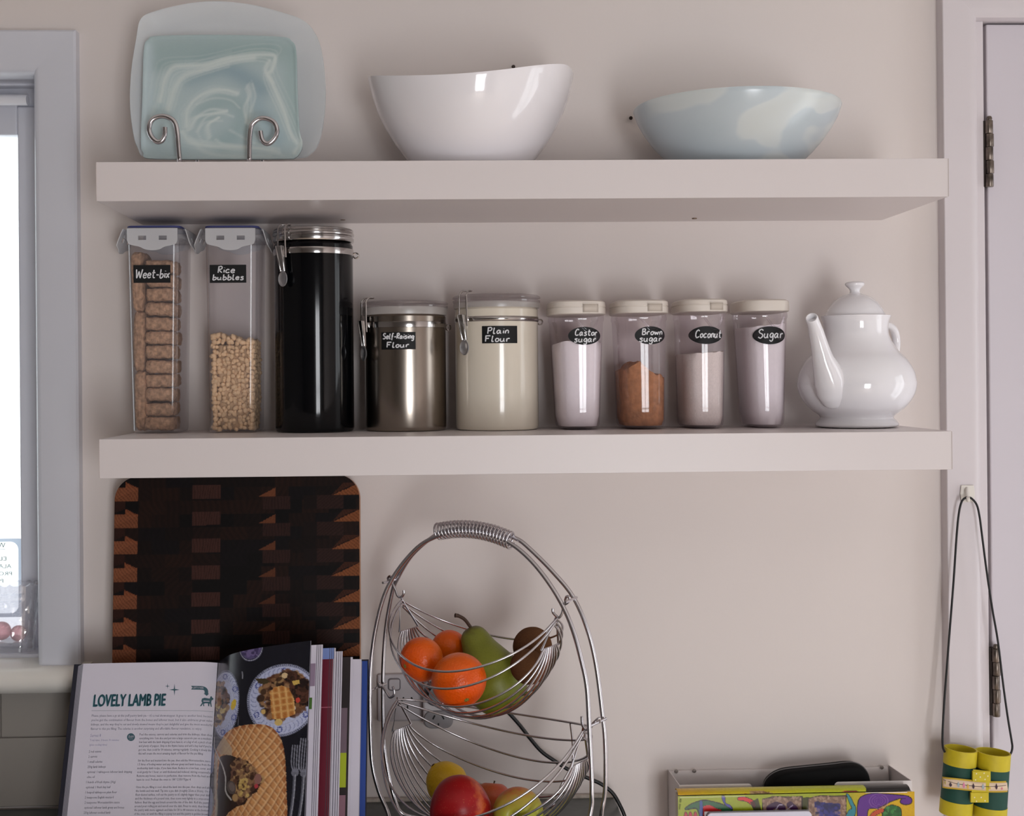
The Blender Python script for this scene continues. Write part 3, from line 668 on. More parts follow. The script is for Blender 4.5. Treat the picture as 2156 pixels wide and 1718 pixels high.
ords = ['lowest', 'second from the bottom', 'third from the bottom', 'fourth from the bottom', 'fifth from the bottom', 'sixth from the bottom', 'seventh from the bottom', 'eighth from the bottom', 'ninth from the bottom', 'third from the top', 'second from the top', 'topmost']
NB = 12
for k in range(NB):
    z = z0+.0135+k*.0200; hxx = hx(z)
    o = bpy.data.objects.new('wheat_biscuit', flat[k % 3]); COL.objects.link(o)
    o.location = (cx+hxx-.0272+random.uniform(-.0008, .0008)-.002, cy+random.uniform(-.004, .001)-.004, z); o.rotation_euler = (random.uniform(-.03, .03), random.uniform(-.05, .05), (math.pi if k % 2 else 0)+random.uniform(-.03, .03))
    tag(o, 'brown wheat biscuit lying flat, %s of its pile' % ords[k], 'biscuit', 'wheat biscuits in the tall box')
for k, w_ in enumerate(('lower', 'middle', 'upper')):
    z = z0+.0455+k*.0835
    o = bpy.data.objects.new('wheat_biscuit', edge[k % 2]); COL.objects.link(o)
    o.location = (cx-hx(z)+.0122, cy-.004, z); o.rotation_euler = (0, random.uniform(-.03, .03), math.pi*(k % 2))
    tag(o, 'wheat biscuit standing on edge beside the pile, %s of three' % w_, 'biscuit', 'wheat biscuits in the tall box')

rb, cx, cy, hx, cyf, z0, zr = tall_box('tall clip-lid box half full of puffed rice beside the black canister', 437, 539, 424, 537, 476, None)
la, lb = P(440, 595, YFR), P(517, 556.5, YFR)
sticker(rb, (la.x+lb.x)/2, (la.z+lb.z)/2, lb.x-la.x, lb.z-la.z, lambda x, z: cy-cyf(z), [('Rice', .22, .56, .34, .46), ('bubbles', .08, .17, .30, .84)])
zf = P(490, 714, YFR).z
def grain_mb():
    mb = MB(); bm = bmesh.new(); bmesh.ops.create_icosphere(bm, subdivisions=1, radius=1); bv = [v.co.copy() for v in bm.verts]; bf = [tuple(v.index for v in f.verts) for f in bm.faces]; bm.free()
    def top(x, y): return zf-.0055*(x-cx)/.03+.002*math.sin(x*300)+.0015*math.sin(y*260)
    def put(x, y, z):
        q = Matrix.Rotation(random.uniform(0, 6.28), 3, 'X') @ Matrix.Rotation(random.uniform(0, 6.28), 3, 'Z') @ Matrix.Rotation(random.uniform(0, 6.28), 3, 'Y')
        s = Vector((.0054, .0036, .0034))*random.uniform(.8, 1.2)
        mb.add([Vector((x, y, z))+q @ Vector((v.x*s.x, v.y*s.y, v.z*s.z)) for v in bv], bf)
    z = z0+.006
    while z < zf+.006:
        a, b_ = hx(z)-.0078, cyf(z)-.0078
        for x in np.arange(-a, a+.001, .0068):
            if z < top(cx+x, cy-b_): put(cx+x+random.uniform(-.0022, .0022), cy-b_+random.uniform(0, .0025), z+random.uniform(-.0022, .0022))
            if z < top(cx+x, cy+b_) and random.random() < .6: put(cx+x, cy+b_-random.uniform(0, .002), z)
        for y in np.arange(-b_, b_+.001, .0070):
            for s in (-1, 1):
                if z < top(cx+s*a, cy+y): put(cx+s*(a-random.uniform(0, .002)), cy+y, z+random.uniform(-.001, .001))
        z += .0060
    a, b_ = hx(zf)-.0078, cyf(zf)-.0078
    for x in np.arange(-a, a, .0070):
        for y in np.arange(-b_, b_, .0070): put(cx+x+random.uniform(-.001, .001), cy+y, top(cx+x, cy+y)+random.uniform(-.001, .001))
    A = [rring(cx, cy, hx(z)-.0115, cyf(z)-.0115, .008, z) for z in (z0+.004, zf-.008)]; mb.loft(A)
    return mb
g = obj('puffed_rice', grain_mb(), mat('puffed_rice', (232, 196, 154), .75, noise=.12, nscale=90), at=(cx, cy, z0))
tag(g, 'pale golden puffed rice filling the lower half of the tall box', 'cereal', kind='stuff')
me_ = g.data; [setattr(e, 'use_edge_sharp', False) for e in me_.edges]

# ---------------------------------------------------------------- canisters with wire clamps
M_steel = mat('polished_steel', (200, 197, 196), .16, metal=1); M_band = mat('steel_band', (196, 192, 190), .14, metal=1)
M_dullsteel = mat('dull_steel_spoon', (186, 186, 190), .35, metal=.9)
M_acr = clear('clear_acrylic', (252, 249, 250), .09, (244, 236, 238), .08, .06)
M_seal = clear('silicone_seal', (240, 236, 234), .5, (236, 230, 226), .04, .3)
def canister(label, pxc, pxr, Yc, ypx, bodymat, lidkind, az, rows, lab):
    """ypx: lid top, lid bottom, body top, band top, band bottom (photograph rows)"""
    r = pxr/ppm(Yc); c = P(pxc, 800, Yc); cx = c.x; Z = [P(pxc, y, Yc-r*.9).z for y in ypx]; zlt, zlb, zbt, zb1, zb0 = Z
    t = thing('canister', label, 'canister', (cx, Yc, ZLO))
    z0 = ZLO+.0006
    prof = [(0, z0+.002), (r-.008, z0+.002), (r-.006, z0), (r-.003, z0), (r-.0012, z0+.0012), (r-.0004, z0+.004), (r, z0+.006), (r, zb0-.004), (r, zbt-.003), (r-.002, zbt), (r-.004, zbt), (r-.006, zbt-.01), (0, zbt-.012)]
    obj('body', MB().lathe(prof, (cx, Yc, 0), 96), bodymat, t, angle=30)
    zm = (zb0+zb1)/2
    obj('band', MB().lathe([(r+.0001, zb0), (r+.0010, zb0+.0004), (r+.0014, zm), (r+.0010, zb1-.0004), (r+.0001, zb1)], (cx, Yc, 0), 96), M_band, t, angle=60)
    R = r*1.07 if lidkind == 'clear' else r*1.03
    if lidkind == 'steel':
        h = zlt-zlb; pr = [(0, zlb+.001), (R-.004, zlb), (R-.001, zlb+.0005), (R, zlb+h*.12), (R, zlb+h*.30), (R-.0022, zlb+h*.36), (R-.0022, zlb+h*.42), (R, zlb+h*.5), (R+.0004, zlb+h*.6), (R-.0004, zlb+h*.72), (R-.0018, zlb+h*.76), (R-.0006, zlb+h*.84), (R-.001, zlb+h*.95), (R-.003, zlt), (R-.010, zlt-.001), (0, zlt-.002)]
        lid = obj('lid', MB().lathe(pr, (cx, Yc, 0), 96), M_steel, t, angle=35); lid['label'] = 'steel lid'
    else:
        h = zlt-zlb
        pr = [(0, zlb+.001), (R-.006, zlb), (R-.002, zlb), (R-.0006, zlb+h*.12), (R-.0006, zlb+h*.30), (R-.004, zlb+h*.38), (R-.0035, zlb+h*.46), (R-.0003, zlb+h*.52), (R, zlb+h*.62), (R-.001, zlb+h*.74), (R-.004, zlb+h*.88), (R-.012, zlb+h*.97), (R-.024, zlt), (0, zlt)]
        lid = obj('lid', MB().lathe(pr, (cx, Yc, 0), 96), M_acr, t, angle=40); lid['label'] = 'clear lid'
        sl = obj('seal', MB().lathe([(r-.006, zbt-.0005), (r+.0022, zbt-.0005), (r+.003, (zbt+zlb)/2), (r+.0022, zlb+.0012), (r-.006, zlb+.0012)], (cx, Yc, 0), 80), M_seal, t); sl['label'] = 'milky rubber seal'
    a = math.radians(az); er = Vector((-math.sin(a), -math.cos(a), 0)); et = Vector((-math.cos(a), math.sin(a), 0)); cc = Vector((cx, Yc, 0)); up = Vector((0, 0, 1))
    pt = lambda rr_, tt, z: cc+er*rr_+et*tt+up*z
    w = .0078; gap = R-r
    path = [pt(R+.0028, -w, zm-.010), pt(R+.0034, -w, zm), pt(R+.0036, -w*.95, zlb), pt(R+.0030, -w*.9, zlt-.002), pt(R-.002, -w*.8, zlt+.0032), pt(R-.009, -w*.6, zlt+.0036), pt(R-.0115, 0, zlt+.0034)]
    path = path+[cc+er*((p-cc).dot(er))-et*((p-cc).dot(et))+up*p.z for p in path[-2::-1]]
    obj('bail_wire', MB().tube(spline(path, 5), .00125, 8), M_steel, t)
    # lever and little spoon
    sh = -.006
    lev = [pt(R+.0045, .0070, zm-.0335), ]
    def q(rr_, tt, z): return pt(rr_, tt, z)
    tb, bb = zm+.006, zm-.030
    obj('lever', MB().hexa8([q(R+.0075, .0042+sh, bb), q(R+.0075, -.0042+sh, bb), q(R+.0050, -.0042+sh, bb), q(R+.0050, .0042+sh, bb), q(R+.0100, .0062, tb), q(R+.0100, -.0062, tb), q(R+.0045, -.0062, tb), q(R+.0045, .0062, tb)])
        .tube([q(R+.0092, .0052, tb), q(R+.0078, .0036+sh, bb)], .0014, 8).tube([q(R+.0092, -.0052, tb), q(R+.0078, -.0036+sh, bb)], .0014, 8), M_steel, t, bevel=.0006)
    obj('bracket', MB().hexa8([q(r+.0012, .0045, zm-.004), q(r+.0012, -.0045, zm-.004), q(r-.001, -.0045, zm-.004), q(r-.001, .0045, zm-.004), q(R+.0046, .0045, zm+.003), q(R+.0046, -.0045, zm+.003), q(r-.001, -.0045, zm+.004), q(r-.001, .0045, zm+.004)]), M_steel, t, bevel=.0005)
    sp = MB(); szc = zm-.0400; ring0 = []
    for fr_, d in ((0.02, .0005), (.4, .0008), (.75, .0020), (1, .0042), (.92, .0048), (.7, .0030), (.4, .0020), (.02, .0017)):
        ring0.append([q(R+.0030+d, .0092*fr_*math.cos(k*2*math.pi/24)+sh, szc+.0108*fr_*math.sin(k*2*math.pi/24)) for k in range(24)])
    sp.loft(ring0); sp.tube([q(R+.0062, sh, szc+.009), q(R+.0060, sh, bb+.002)], .0024, 10)
    s_ = obj('spoon', sp, M_dullsteel, t, angle=60); s_['label'] = 'small metal spoon hanging from the clamp'
    hp = [cc-er*(r+.004)+et*(.004*math.cos(k*.628))+up*(zm+.004*math.sin(k*.628)) for k in range(10)]
    hp = [cc+Vector((math.cos(.15), math.sin(.15), 0))*(r+.0045)+Vector((.0038*math.cos(k*.628), 0, .0038*math.sin(k*.628)))+up*(zm-.003) for k in range(10)]
    obj('hinge_loop', MB().tube(hp, .0013, 6, closed=True), M_steel, t)
    if rows:
        (x0_, y0_), (x1_, y1_) = lab
        def surf(x, z): return Yc-math.sqrt(max(r*r-(x-cx)**2, 1e-8))
        pa, pb = P(x0_, y1_, Yc-r*.93), P(x1_, y0_, Yc-r*.93)
        sticker(t, (pa.x+pb.x)/2, (pa.z+pb.z)/2, pb.x-pa.x, pb.z-pa.z, surf, rows)
    return t
M_blk = mat('black_gloss_enamel', (6, 7, 10), .10, spec=.35, coat=0)
M_brush = bpy.data.materials.new('brushed_steel'); M_brush.use_nodes = True; _b = M_brush.node_tree.nodes['Principled BSDF']
_b.inputs['Base Color'].default_value = hexa((158, 148, 138)); _b.inputs['Metallic'].default_value = 1; _b.inputs['Roughness'].default_value = .24
M_cream = mat('cream_enamel', (226, 216, 200), .16, spec=.5, coat=.25)
canister('tall black glossy canister with steel lid ring and wire clamp', 662.5, 82, -.078, (476, 505, 507, 519, 533), M_blk, 'steel', 41, None, None)
canister('squat brushed steel canister labelled Self-Raising Flour', 854, 85, -.068, (630, 646, 660, 676, 689), M_brush, 'clear', 61, [('Self-Raising', .04, .62, .30, .90), ('Flour', .14, .12, .30, .66)], ((803, 699), (875, 736)))
canister('cream canister with clear lid labelled Plain Flour', 1046.5, 87, -.068, (616, 635, 645, 665, 676), M_cream, 'clear', 47, [('Plain', .14, .56, .34, .60), ('Flour', .07, .10, .34, .70)], ((1015, 686), (1089, 723)))

# ---------------------------------------------------------------- four slim flip-lid containers
M_mod = clear('mauve_clear_plastic', (255, 252, 254), .04, (214, 196, 208), .03, .05, .28)
M_modlid = mat('ivory_lid', (228, 218, 208), .45)
def sering(cx, cy, hx_, hy_, z, ex=3.2, n=64):
    return [(cx+hx_*superpt(2*math.pi*k/n, ex)[0], cy+hy_*superpt(2*math.pi*k/n, ex)[1], z) for k in range(n)]
YMF, YMC = -.132, -.070
def slim(label, lid, bot, ylid, ybody, fillpx, cmat, cname, clabel, oval, rows, topfn, flap=True):
    xl, xr_ = P(lid[0], 650, -.038).x, P(lid[1], 650, -.112).x; cx = (xl+xr_)/2; ht = (xr_-xl)/2-.0015
    xbl, xbr = P(bot[0], 880, -.040).x, P(bot[1], 880, -.108).x; hb = (xbr-xbl)/2; cxb = (xbl+xbr)/2
    hyT, hyB = .0605, .0545; z0 = ZLO+.0006
    zl1, zl0, zr = P(cx*1510+980, ylid, -.12).z, P(cx*1510+980, ybody, -.12).z, 0
    zr = zl0-.0005; hts = ht-.0018
    t = thing('slim_container', label, 'container', (cx, YMC, ZLO))
    kf = lambda z: max(0, min(1, (z-z0)/(zr-z0)))
    HX = lambda z: hb+(hts-hb)*kf(z); HY = lambda z: hyB+(hyT-.002-hyB)*kf(z); CX = lambda z: cxb+(cx-cxb)*kf(z)
    zz = [(z0+.0016, .007), (z0+.0022, .003), (z0+.005, .0008), (z0+.010, 0), (z0+.05, 0), (z0+.11, 0), (zr-.010, 0), (zr-.008, -.0012), (zr-.005, -.0012), (zr, -.0004)]
    obj('body', MB().loft([sering(CX(z), YMC, HX(z)-i, HY(z)-i, z) for z, i in zz], True, False), M_mod, t, angle=50)
    obj('foot', MB().loft([sering(cxb, YMC, hb*.62, hyB*.8, z0), sering(cxb, YMC, hb*.66, hyB*.83, z0+.0018)]), M_mod, t, angle=50)
    L = [sering(cx, YMC, ht, hyT+.001, zl0), sering(cx, YMC, ht+.0012, hyT+.002, zl0+.001), sering(cx, YMC, ht+.0015, hyT+.002, zl0+.009), sering(cx, YMC, ht+.0006, hyT+.0012, zl0+.0095), sering(cx, YMC, ht+.0006, hyT+.0012, zl0+.0105), sering(cx, YMC, ht+.0014, hyT+.0018, zl0+.011), sering(cx, YMC, ht+.0008, hyT+.0012, zl1-.002), sering(cx, YMC, ht-.0025, hyT-.002, zl1), sering(cx, YMC, ht*.4, hyT*.4, zl1+.0005)]
    if not flap: L = L[:3]+L[6:]
    lo = obj('lid', MB().loft(L), M_modlid, t, angle=40)
    def fsurf(x, z):
        u = min(.985, abs((x-CX(z))/HX(z))); return YMC-HY(z)*(1-u**3.2)**(1/3.2)
    if flap:      # thumb recess with its tab at the front right of the lid
        xa, xb = cx+ht*.10, cx+ht*.66; m = MB(); n = 6
        fl = lambda x, e: YMC-(hyT+.0016+e)*(1-min(.985, abs((x-cx)/(ht+.001)))**3.2)**(1/3.2)
        m.grid(lambda u, v: (xa+(xb-xa)*u, fl(xa+(xb-xa)*u, .0004), zl0+.002+(zl1-zl0-.0075)*v), n, 2)
        o_ = obj('thumb_tab', m, mat('ivory_tab', (204, 192, 180), .55), lo, recalc=False); sm = o_.modifiers.new('thick', 'SOLIDIFY'); sm.thickness = .0008; sm.offset = 0
        m2 = MB().tube([(xa+(xb-xa)*u, fl(xa+(xb-xa)*u, .0012), zl1-.0052) for u in np.linspace(0, 1, 9)], .0007, 6)
        obj('tab_edge', m2, M_modlid, lo)
    # moulded pouring arc below the rim
    arc = [(cx-ht*.15, zr-.008), (cx+ht*.02, zr-.016), (cx+ht*.2, zr-.0235), (cx+ht*.42, zr-.024), (cx+ht*.58, zr-.016), (cx+ht*.68, zr-.007)]
    for off in (0, .0035):
        obj('moulded_arc', MB().tube([(p.x, fsurf(p.x, p.y)-.0002, p.y) for p in spline([(x, z+off, 0) for x, z in arc], 6)], .00055, 6), M_mod, t)
    ox, oy, ow, oh = oval; pc = P(ox, oy, fsurf(P(ox, oy, YMF).x, P(ox, oy, YMF).z)); s_ = 1/ppm(pc.y)
    sticker(t, pc.x, pc.z, ow*s_, oh*s_, fsurf, rows, True)
    # contents
    zf = P(cx*1510+980, fillpx, YMF+.006).z
    zs = np.linspace(z0+.0055, 1, 2)
    rings = []
    for k, zq in enumerate(np.linspace(0, 1, 9)):
        ins = .0042 if zq < .04 else .0016
        ring_ = []
        for x, y, z in sering(0, 0, 1, 1, 0, 3.1, 64):
            zt_ = zf+topfn(x, y); z = z0+.0045+(zt_-z0-.0045)*zq
            ring_.append((CX(z)+x*(HX(z)-ins), YMC+y*(HY(z)-ins), z))
        rings.append(ring_)
    for f in (.92, .8, .62, .42, .2, .04):
        rings.append([(CX(zf)+x*f*(HX(zf)-.0016), YMC+y*f*(HY(zf)-.0016), zf+topfn(x*f, y*f)) for x, y, z in sering(0, 0, 1, 1, 0, 3.1, 64)])
    c_ = obj(cname, MB().loft(rings), cmat, at=(cxb, YMC, z0), angle=80); tag(c_, clabel, cname.replace('_', ' '), kind='stuff')
    return t
M_sug = mat('white_sugar', (246, 240, 242), .9, noise=.015, nscale=200, bump=.15, bscale=500)
M_coc = mat('coconut_flakes', (238, 228, 222), .95, noise=.05, nscale=400, bump=.35, bscale=600)
M_bro = mat('brown_sugar', (184, 128, 88), .95, noise=.22, nscale=110, bump=1.0, bscale=160)
slim('slim ivory-lidded container labelled Castor sugar', (1148, 1279), (1167, 1266), 632, 661, 722, M_sug, 'castor_sugar', 'white castor sugar inside the container labelled Castor sugar', (1231, 707, 70, 38), [('Castor', .20, .52, .34, .68), ('sugar', .18, .16, .34, .66)], lambda x, y: .004*math.cos(x*1.3)-.007*(x < -.55)*abs(x+.55)+.001*math.sin(9*x+5*y))
slim('slim ivory-lidded container labelled Brown sugar', (1280, 1412), (1296, 1404), 631, 659, 786, M_bro, 'brown_sugar', 'lumpy brown sugar heaped inside the container labelled Brown sugar', (1369.5, 706, 67, 38), [('Brown', .22, .54, .32, .66), ('sugar', .14, .16, .36, .72)], lambda x, y: .016*math.exp(-((x+.25)/.38)**2)-.003*x+.0015*math.sin(14*x+9*y)-.004*(x > .8))
slim('slim ivory-lidded container labelled Coconut', (1411, 1537), (1424, 1528), 629, 656, 742, M_coc, 'desiccated_coconut', 'fine white coconut inside the container labelled Coconut', (1487, 705.5, 71, 38), [('Coconut', .17, .36, .42, .78)], lambda x, y: .002*x+.0008*math.sin(12*x+6*y))
slim('slim plain-lidded container labelled Sugar beside the white teapot', (1535, 1667), (1556, 1655), 630, 655, 684, M_sug, 'white_sugar', 'white sugar filling the container labelled Sugar', (1621, 706, 70, 38), [('Sugar', .14, .36, .46, .76)], lambda x, y: .003*x+.0006*math.sin(11*x), flap=False)

# ---------------------------------------------------------------- teapot
YT = -.115; tp = thing('teapot', 'rounded white china teapot with domed lid at the right end of the lower shelf', 'teapot', (P(1803, 900, YT).x, YT, ZLO))
M_china = mat('white_china', (238, 235, 238), .10, spec=.55, coat=.3)
tx = P(1803, 800, YT).x; k_ = ppm(YT); zpx = lambda y: P(1803, y, YT).z
dz = ZLO+.0006-zpx(903-8)
bp = [(0, 897), (74, 897), (82, 896), (86, 893), (85, 888), (80, 882), (76, 878), (79, 872), (93, 862), (106, 849), (117, 832), (122.5, 814), (122.5, 800), (117, 779), (104, 757), (88, 740), (75, 722), (68, 706), (66.5, 692), (68, 678), (72, 667.5), (72.5, 665.5), (71, 665), (69, 667), (66, 671), (60, 700), (60, 716), (0, 720)]
zz_ = [max(ZLO+.0006, zpx(y)) for r, y in bp]; z_lo = zpx(897); 
bprof = [(r/k_, ZLO+.0006+(zpx(y)-z_lo)*((zpx(665)-ZLO-.0006)/(zpx(665)-z_lo))) for r, y in bp]
from mathutils import geometry as _g
bsp = spline([(r, z, 0) for r, z in bprof[2:21]], 4)
obj('body', MB().lathe([bprof[0], bprof[1]]+[(p.x, p.y) for p in bsp]+bprof[21:], (tx, YT, 0), 96), M_china, tp, angle=50)
lp = [(0, 668), (62, 668), (63.5, 665), (61, 660), (56, 650), (48, 639), (37, 629), (24, 622), (14, 619), (11, 616), (10.5, 612), (13, 607), (18.5, 602), (20, 599), (19, 595.5), (12, 593), (0, 592.5)]
ls = spline([(r/k_, zpx(y), 0) for r, y in lp[1:]], 4)
lid = obj('lid', MB().lathe([(0, zpx(668))]+[(p.x, p.y) for p in ls[:36]]+[(0, ls[35].y)], (tx-.001, YT, 0), 80), M_china, tp, angle=50)
obj('knob', MB().lathe([(0, ls[33].y)]+[(p.x, p.y) for p in ls[33:]], (tx-.001, YT, 0), 48), M_china, lid, angle=50)
az = math.radians(36); ed = Vector((-math.sin(az), -math.cos(az), 0))
def spt(px, py, rho): return P(px, py, YT+ed.y*rho)
sp_c = [spt(1757, 852, .040), spt(1755, 842, .050), spt(1752, 826, .058), spt(1748, 803, .066), spt(1741, 780, .073), spt(1733, 757, .080), spt(1728, 737, .083), spt(1723, 717, .087), spt(1718, 697, .092), spt(1713, 681, .098), spt(1709, 670, .104)]
sp_r = [.005, .0165, .0215, .0225, .0190, .0146, .0124, .0110, .0098, .0087, .0082]
cs = spline(sp_c, 5); rs = [float(np.interp(i/5, range(11), sp_r)) for i in range(len(cs))]
tip = cs[-1]; td = (cs[-1]-cs[-3]).normalized(); ln_ = Vector((-.40, -.72, .57)).normalized()
mb = MB().tube(cs[:-3], rs[:-3], 28)
def ring_(c, n, r):
    a = Vector((1, 0, 0)); a = (a-n*a.dot(n)).normalized(); b_ = n.cross(a); return [c+a*(r*math.cos(k*2*math.pi/28))+b_*(r*math.sin(k*2*math.pi/28)) for k in range(28)]
mb.loft([ring_(cs[-7], td, rs[-7]*.99), ring_(cs[-4], td, rs[-4]*1.004), ring_(tip-ln_*.001, (td+ln_*.8).normalized(), .0086), ring_(tip+ln_*.001, ln_, .0081), ring_(tip+ln_*.0016, ln_, .0072), ring_(tip+ln_*.001, ln_, .0060), ring_(tip-ln_*.004-td*.003, ln_, .0054), ring_(tip-td*.016-ln_*.001, td, .0050)], False, True)
obj('spout', mb, M_china, tp, angle=60)
hd = Vector((.707, .707, 0))
def hpt(rho, y): return Vector((tx, YT, 0))+hd*rho+Vector((0, 0, zpx(y)))
obj('handle', MB().tube(spline([hpt(.036, 690), hpt(.060, 683), hpt(.090, 680), hpt(.114, 688), hpt(.1235, 706), hpt(.124, 730), hpt(.116, 756), hpt(.100, 780), hpt(.084, 796), hpt(.070, 802)], 6), .0062, 16, flat=.8), M_china, tp, angle=70)
# ================================================================ cutting board
YBf = -.052                              # front face near the top edge
bt_l, bt_r = P(243, 1130, YBf).x, P(757.5, 1130, YBf).x; zbt = P(500, 1001, YBf).z
tilt = (zbt-ZC0-.0036); lb = math.atan2(.045, tilt)
BU = Vector((0, math.sin(lb), math.cos(lb))); BN = Vector((0, -math.cos(lb), math.sin(lb)))
b0 = Vector(((bt_l+bt_r)/2, YBf-math.sin(lb)*tilt/math.cos(lb), ZC0+.0036)); BH = tilt/math.cos(lb); BW = bt_r-bt_l
# end-grain picture painted in crop units (3.717 per pixel, origin 220,980)
R_ = Ras(60, 60, 2030, 2760, 4.0, (16, 9, 8))
xx, yy = R_.xx, R_.yy; rowh = 101.5; brs = np.random.RandomState(3)
cols = [(60, 265), (265, 480), (480, 690), (690, 910), (910, 1120), (1120, 1335), (1335, 1560), (1560, 1760), (1760, 2030)]
dark = [(22, 12, 10), (14, 9, 9), (30, 16, 12), (18, 12, 14), (36, 19, 13)]
for r in range(-1, 27):
    y0 = 60+(r*rowh); y1 = y0+rowh; sh = 0 if r % 2 == 0 else 105
    for k in range(-1, 11):
        x0 = 60+k*212+sh; m = ((xx >= x0) & (xx < x0+212) & (yy >= y0) & (yy < y1)).astype(float)
        R_.put(m, dark[brs.randint(5)]); ph = brs.rand()*6; an = brs.rand()*1.6-.8
        g = .5+.5*np.sin((xx*math.cos(an)+yy*math.sin(an))/7.0+ph+1.5*np.sin(yy/31+ph)); R_.put(m*g, (6, 4, 4), .35)
for k in range(0, 13):
    y0 = 160+k*203.0
    # left column: warm arrow-shaped blocks
    R_.poly([(60, y0), (160, y0), (265, y0-3), (265, y0+102), (60, y0+102)], (120, 70, 46))
    R_.poly([(172, y0-42), (268, y0+6), (268, y0+22), (172, y0+2)], (128, 72, 46)); R_.poly([(172, y0+2), (268, y0+8), (172, y0+50), (60, y0+98), (60, y0+2)], (132, 78, 52), .8)
    R_.poly([(60, y0+104), (172, y0+104), (172, y0+160), (60, y0+200)], (44, 22, 16))
    # middle column and right columns
    R_.poly([(692, y0-12), (908, y0-12), (908, y0+88), (692, y0+90)], (64, 38, 32)); R_.poly([(1240, y0+80), (1452, y0+80), (1452, y0+180), (1240, y0+180)], (48, 28, 24))
    R_.poly([(1200, y0+80), (1335, y0+10), (1335, y0+80)], (112, 64, 40), max(0, .9-.12*k)); R_.poly([(1560, y0+74), (1760, y0+74), (1760, y0+180), (1560, y0+180)], (24, 14, 12)); R_.poly([(1660, y0+74), (1870, y0+74), (1870, y0+178), (1660, y0+178)], (46, 27, 23))
    R_.poly([(1780, y0+75), (1990, y0-18), (2030, y0-18), (2030, y0+76)], (132, 76, 44)); R_.poly([(1870, y0-22), (1990, y0-22), (1860, y0+30), (1770, y0+76)], (86, 46, 28), .5)
    for xa, xb, ya, yb, an in ((60, 268, y0-42, y0+104, -.62), (692, 908, y0-12, y0+90, .05), (1240, 1452, y0+80, y0+180, .08), (1660, 1870, y0+74, y0+178, .9), (1770, 2030, y0-22, y0+78, -.7)):
        m = ((xx > xa) & (xx < xb) & (yy > ya) & (yy < yb)).astype(float); g = np.clip(np.sin((xx*math.cos(an)-yy*math.sin(an)*-1)/3.4+2*np.sin((xx+yy)/40+k))*1.4, 0, 1)
        R_.put(m*g, (20, 10, 8), .42)
R_.grain(.12)
def brd(u, v, d): return b0+Vector((1, 0, 0))*((u-.5)*BW)+BU*(v*BH)+BN*d
cr = .034/BW; ch = .034/BH
ringb = []
for cx_, cz_, s in ((1-cr, 1-ch, 0), (cr, 1-ch, 90), (cr, ch, 180), (1-cr, ch, 270)):
    for k in range(9): t = math.radians(s+90*k/8); ringb.append((cx_+cr*math.cos(t), cz_+ch*math.sin(t)))
bd = thing('cutting_board', 'dark end-grain wooden chopping board standing against the wall under the lower shelf', 'cutting board', tuple(b0))
mb = MB(); cen_ = (.5, .5)
# front face: clipped grid
nu, nv = 330, 420; ok = {}
def inside_rr(u, v):
    du = max(cr-u, u-1+cr, 0)/cr; dv = max(ch-v, v-1+ch, 0)/ch; return du*du+dv*dv <= 1.0
def clampuv(u, v):
    if inside_rr(u, v): return u, v
    cx_ = cr if u < .5 else 1-cr; cz_ = ch if v < .5 else 1-ch; du, dv = (u-cx_)/cr, (v-cz_)/ch; l = math.hypot(du, dv); return cx_+du/l*cr, cz_+dv/l*ch
UV = [clampuv(i/nu, j/nv) for j in range(nv+1) for i in range(nu+1)]
mb.add([brd(u, v, 0) for u, v in UV], [(j*(nu+1)+i, j*(nu+1)+i+1, (j+1)*(nu+1)+i+1, (j+1)*(nu+1)+i) for j in range(nv) for i in range(nu)])
UV = np.array(UV); mb.c = R_.at(84+UV[:, 0]*(1992-84), 75+(1-UV[:, 1])*BH*ppm(YBf)*3.717*.985)
m_bd = printed('oiled_end_grain', .55, .12); obj('face', mb, m_bd, bd, smooth=False, recalc=False)
obj('side', MB().loft([[brd(u, v, d) for u, v in ringb] for d in (-.0002, -.0015, -.026, -.028)], True, True), mat('board_side_wood', (176, 116, 66), .45, noise=.3, nscale=40), bd, smooth=True, angle=40)

# ================================================================ cookbook
lbk = math.radians(25)
XB = P(459, 1394, -.12).x; top = P(459, 1397, -.12)
KU = Vector((0, math.sin(lbk), math.cos(lbk))); KN = Vector((0, -math.cos(lbk), math.sin(lbk)))
KH = (top.z-ZC0-.0085)/math.cos(lbk); K0 = top-KU*KH
bk = thing('cookbook', 'open hardback cookbook showing a lamb pie recipe and photograph, leaning on the worktop', 'book', tuple(K0))
def K(x, v, d): return K0+Vector((1, 0, 0))*x+KU*v+KN*d       # book space: across, up the page, out of the page
M_paper = mat('white_page', (216, 210, 222), .5, spec=.3); M_pedge = mat('page_edges', (206, 200, 206), .8, noise=.1, nscale=300); M_cov = mat('navy_cover', (20, 20, 40), .35); M_covb = mat('blue_cover_edge', (26, 66, 150), .35)
def kx(px, py, d):
    q = PN(px, py, K0+KN*d, KN); return q.x-K0.x, (q-K0).dot(KU)
xl0, _ = kx(156, 1400, -.004); xr0, _ = kx(776, 1395, 0.0)
cv = obj('cover', MB().hexa8([K(xl0, -.003, -.006), K(-.008, -.003, -.008), K(-.008, -.003, -.005), K(xl0, -.003, -.003), K(xl0, KH+.003, -.006), K(-.008, KH+.003, -.008), K(-.008, KH+.003, -.005), K(xl0, KH+.003, -.003)])
   .hexa8([K(-.008, -.003, -.008), K(.012, -.003, -.008), K(.012, -.003, -.005), K(-.008, -.003, -.005), K(-.008, KH+.003, -.008), K(.012, KH+.003, -.008), K(.012, KH+.003, -.005), K(-.008, KH+.003, -.005)])
   .hexa8([K(.012, -.003, -.008), K(xr0, -.003, -.004), K(xr0, -.003, -.001), K(.012, -.003, -.005), K(.012, KH+.003, -.008), K(xr0, KH+.003, -.004), K(xr0, KH+.003, -.001), K(.012, KH+.003, -.005)]), M_cov, bk, smooth=False, bevel=.0006)
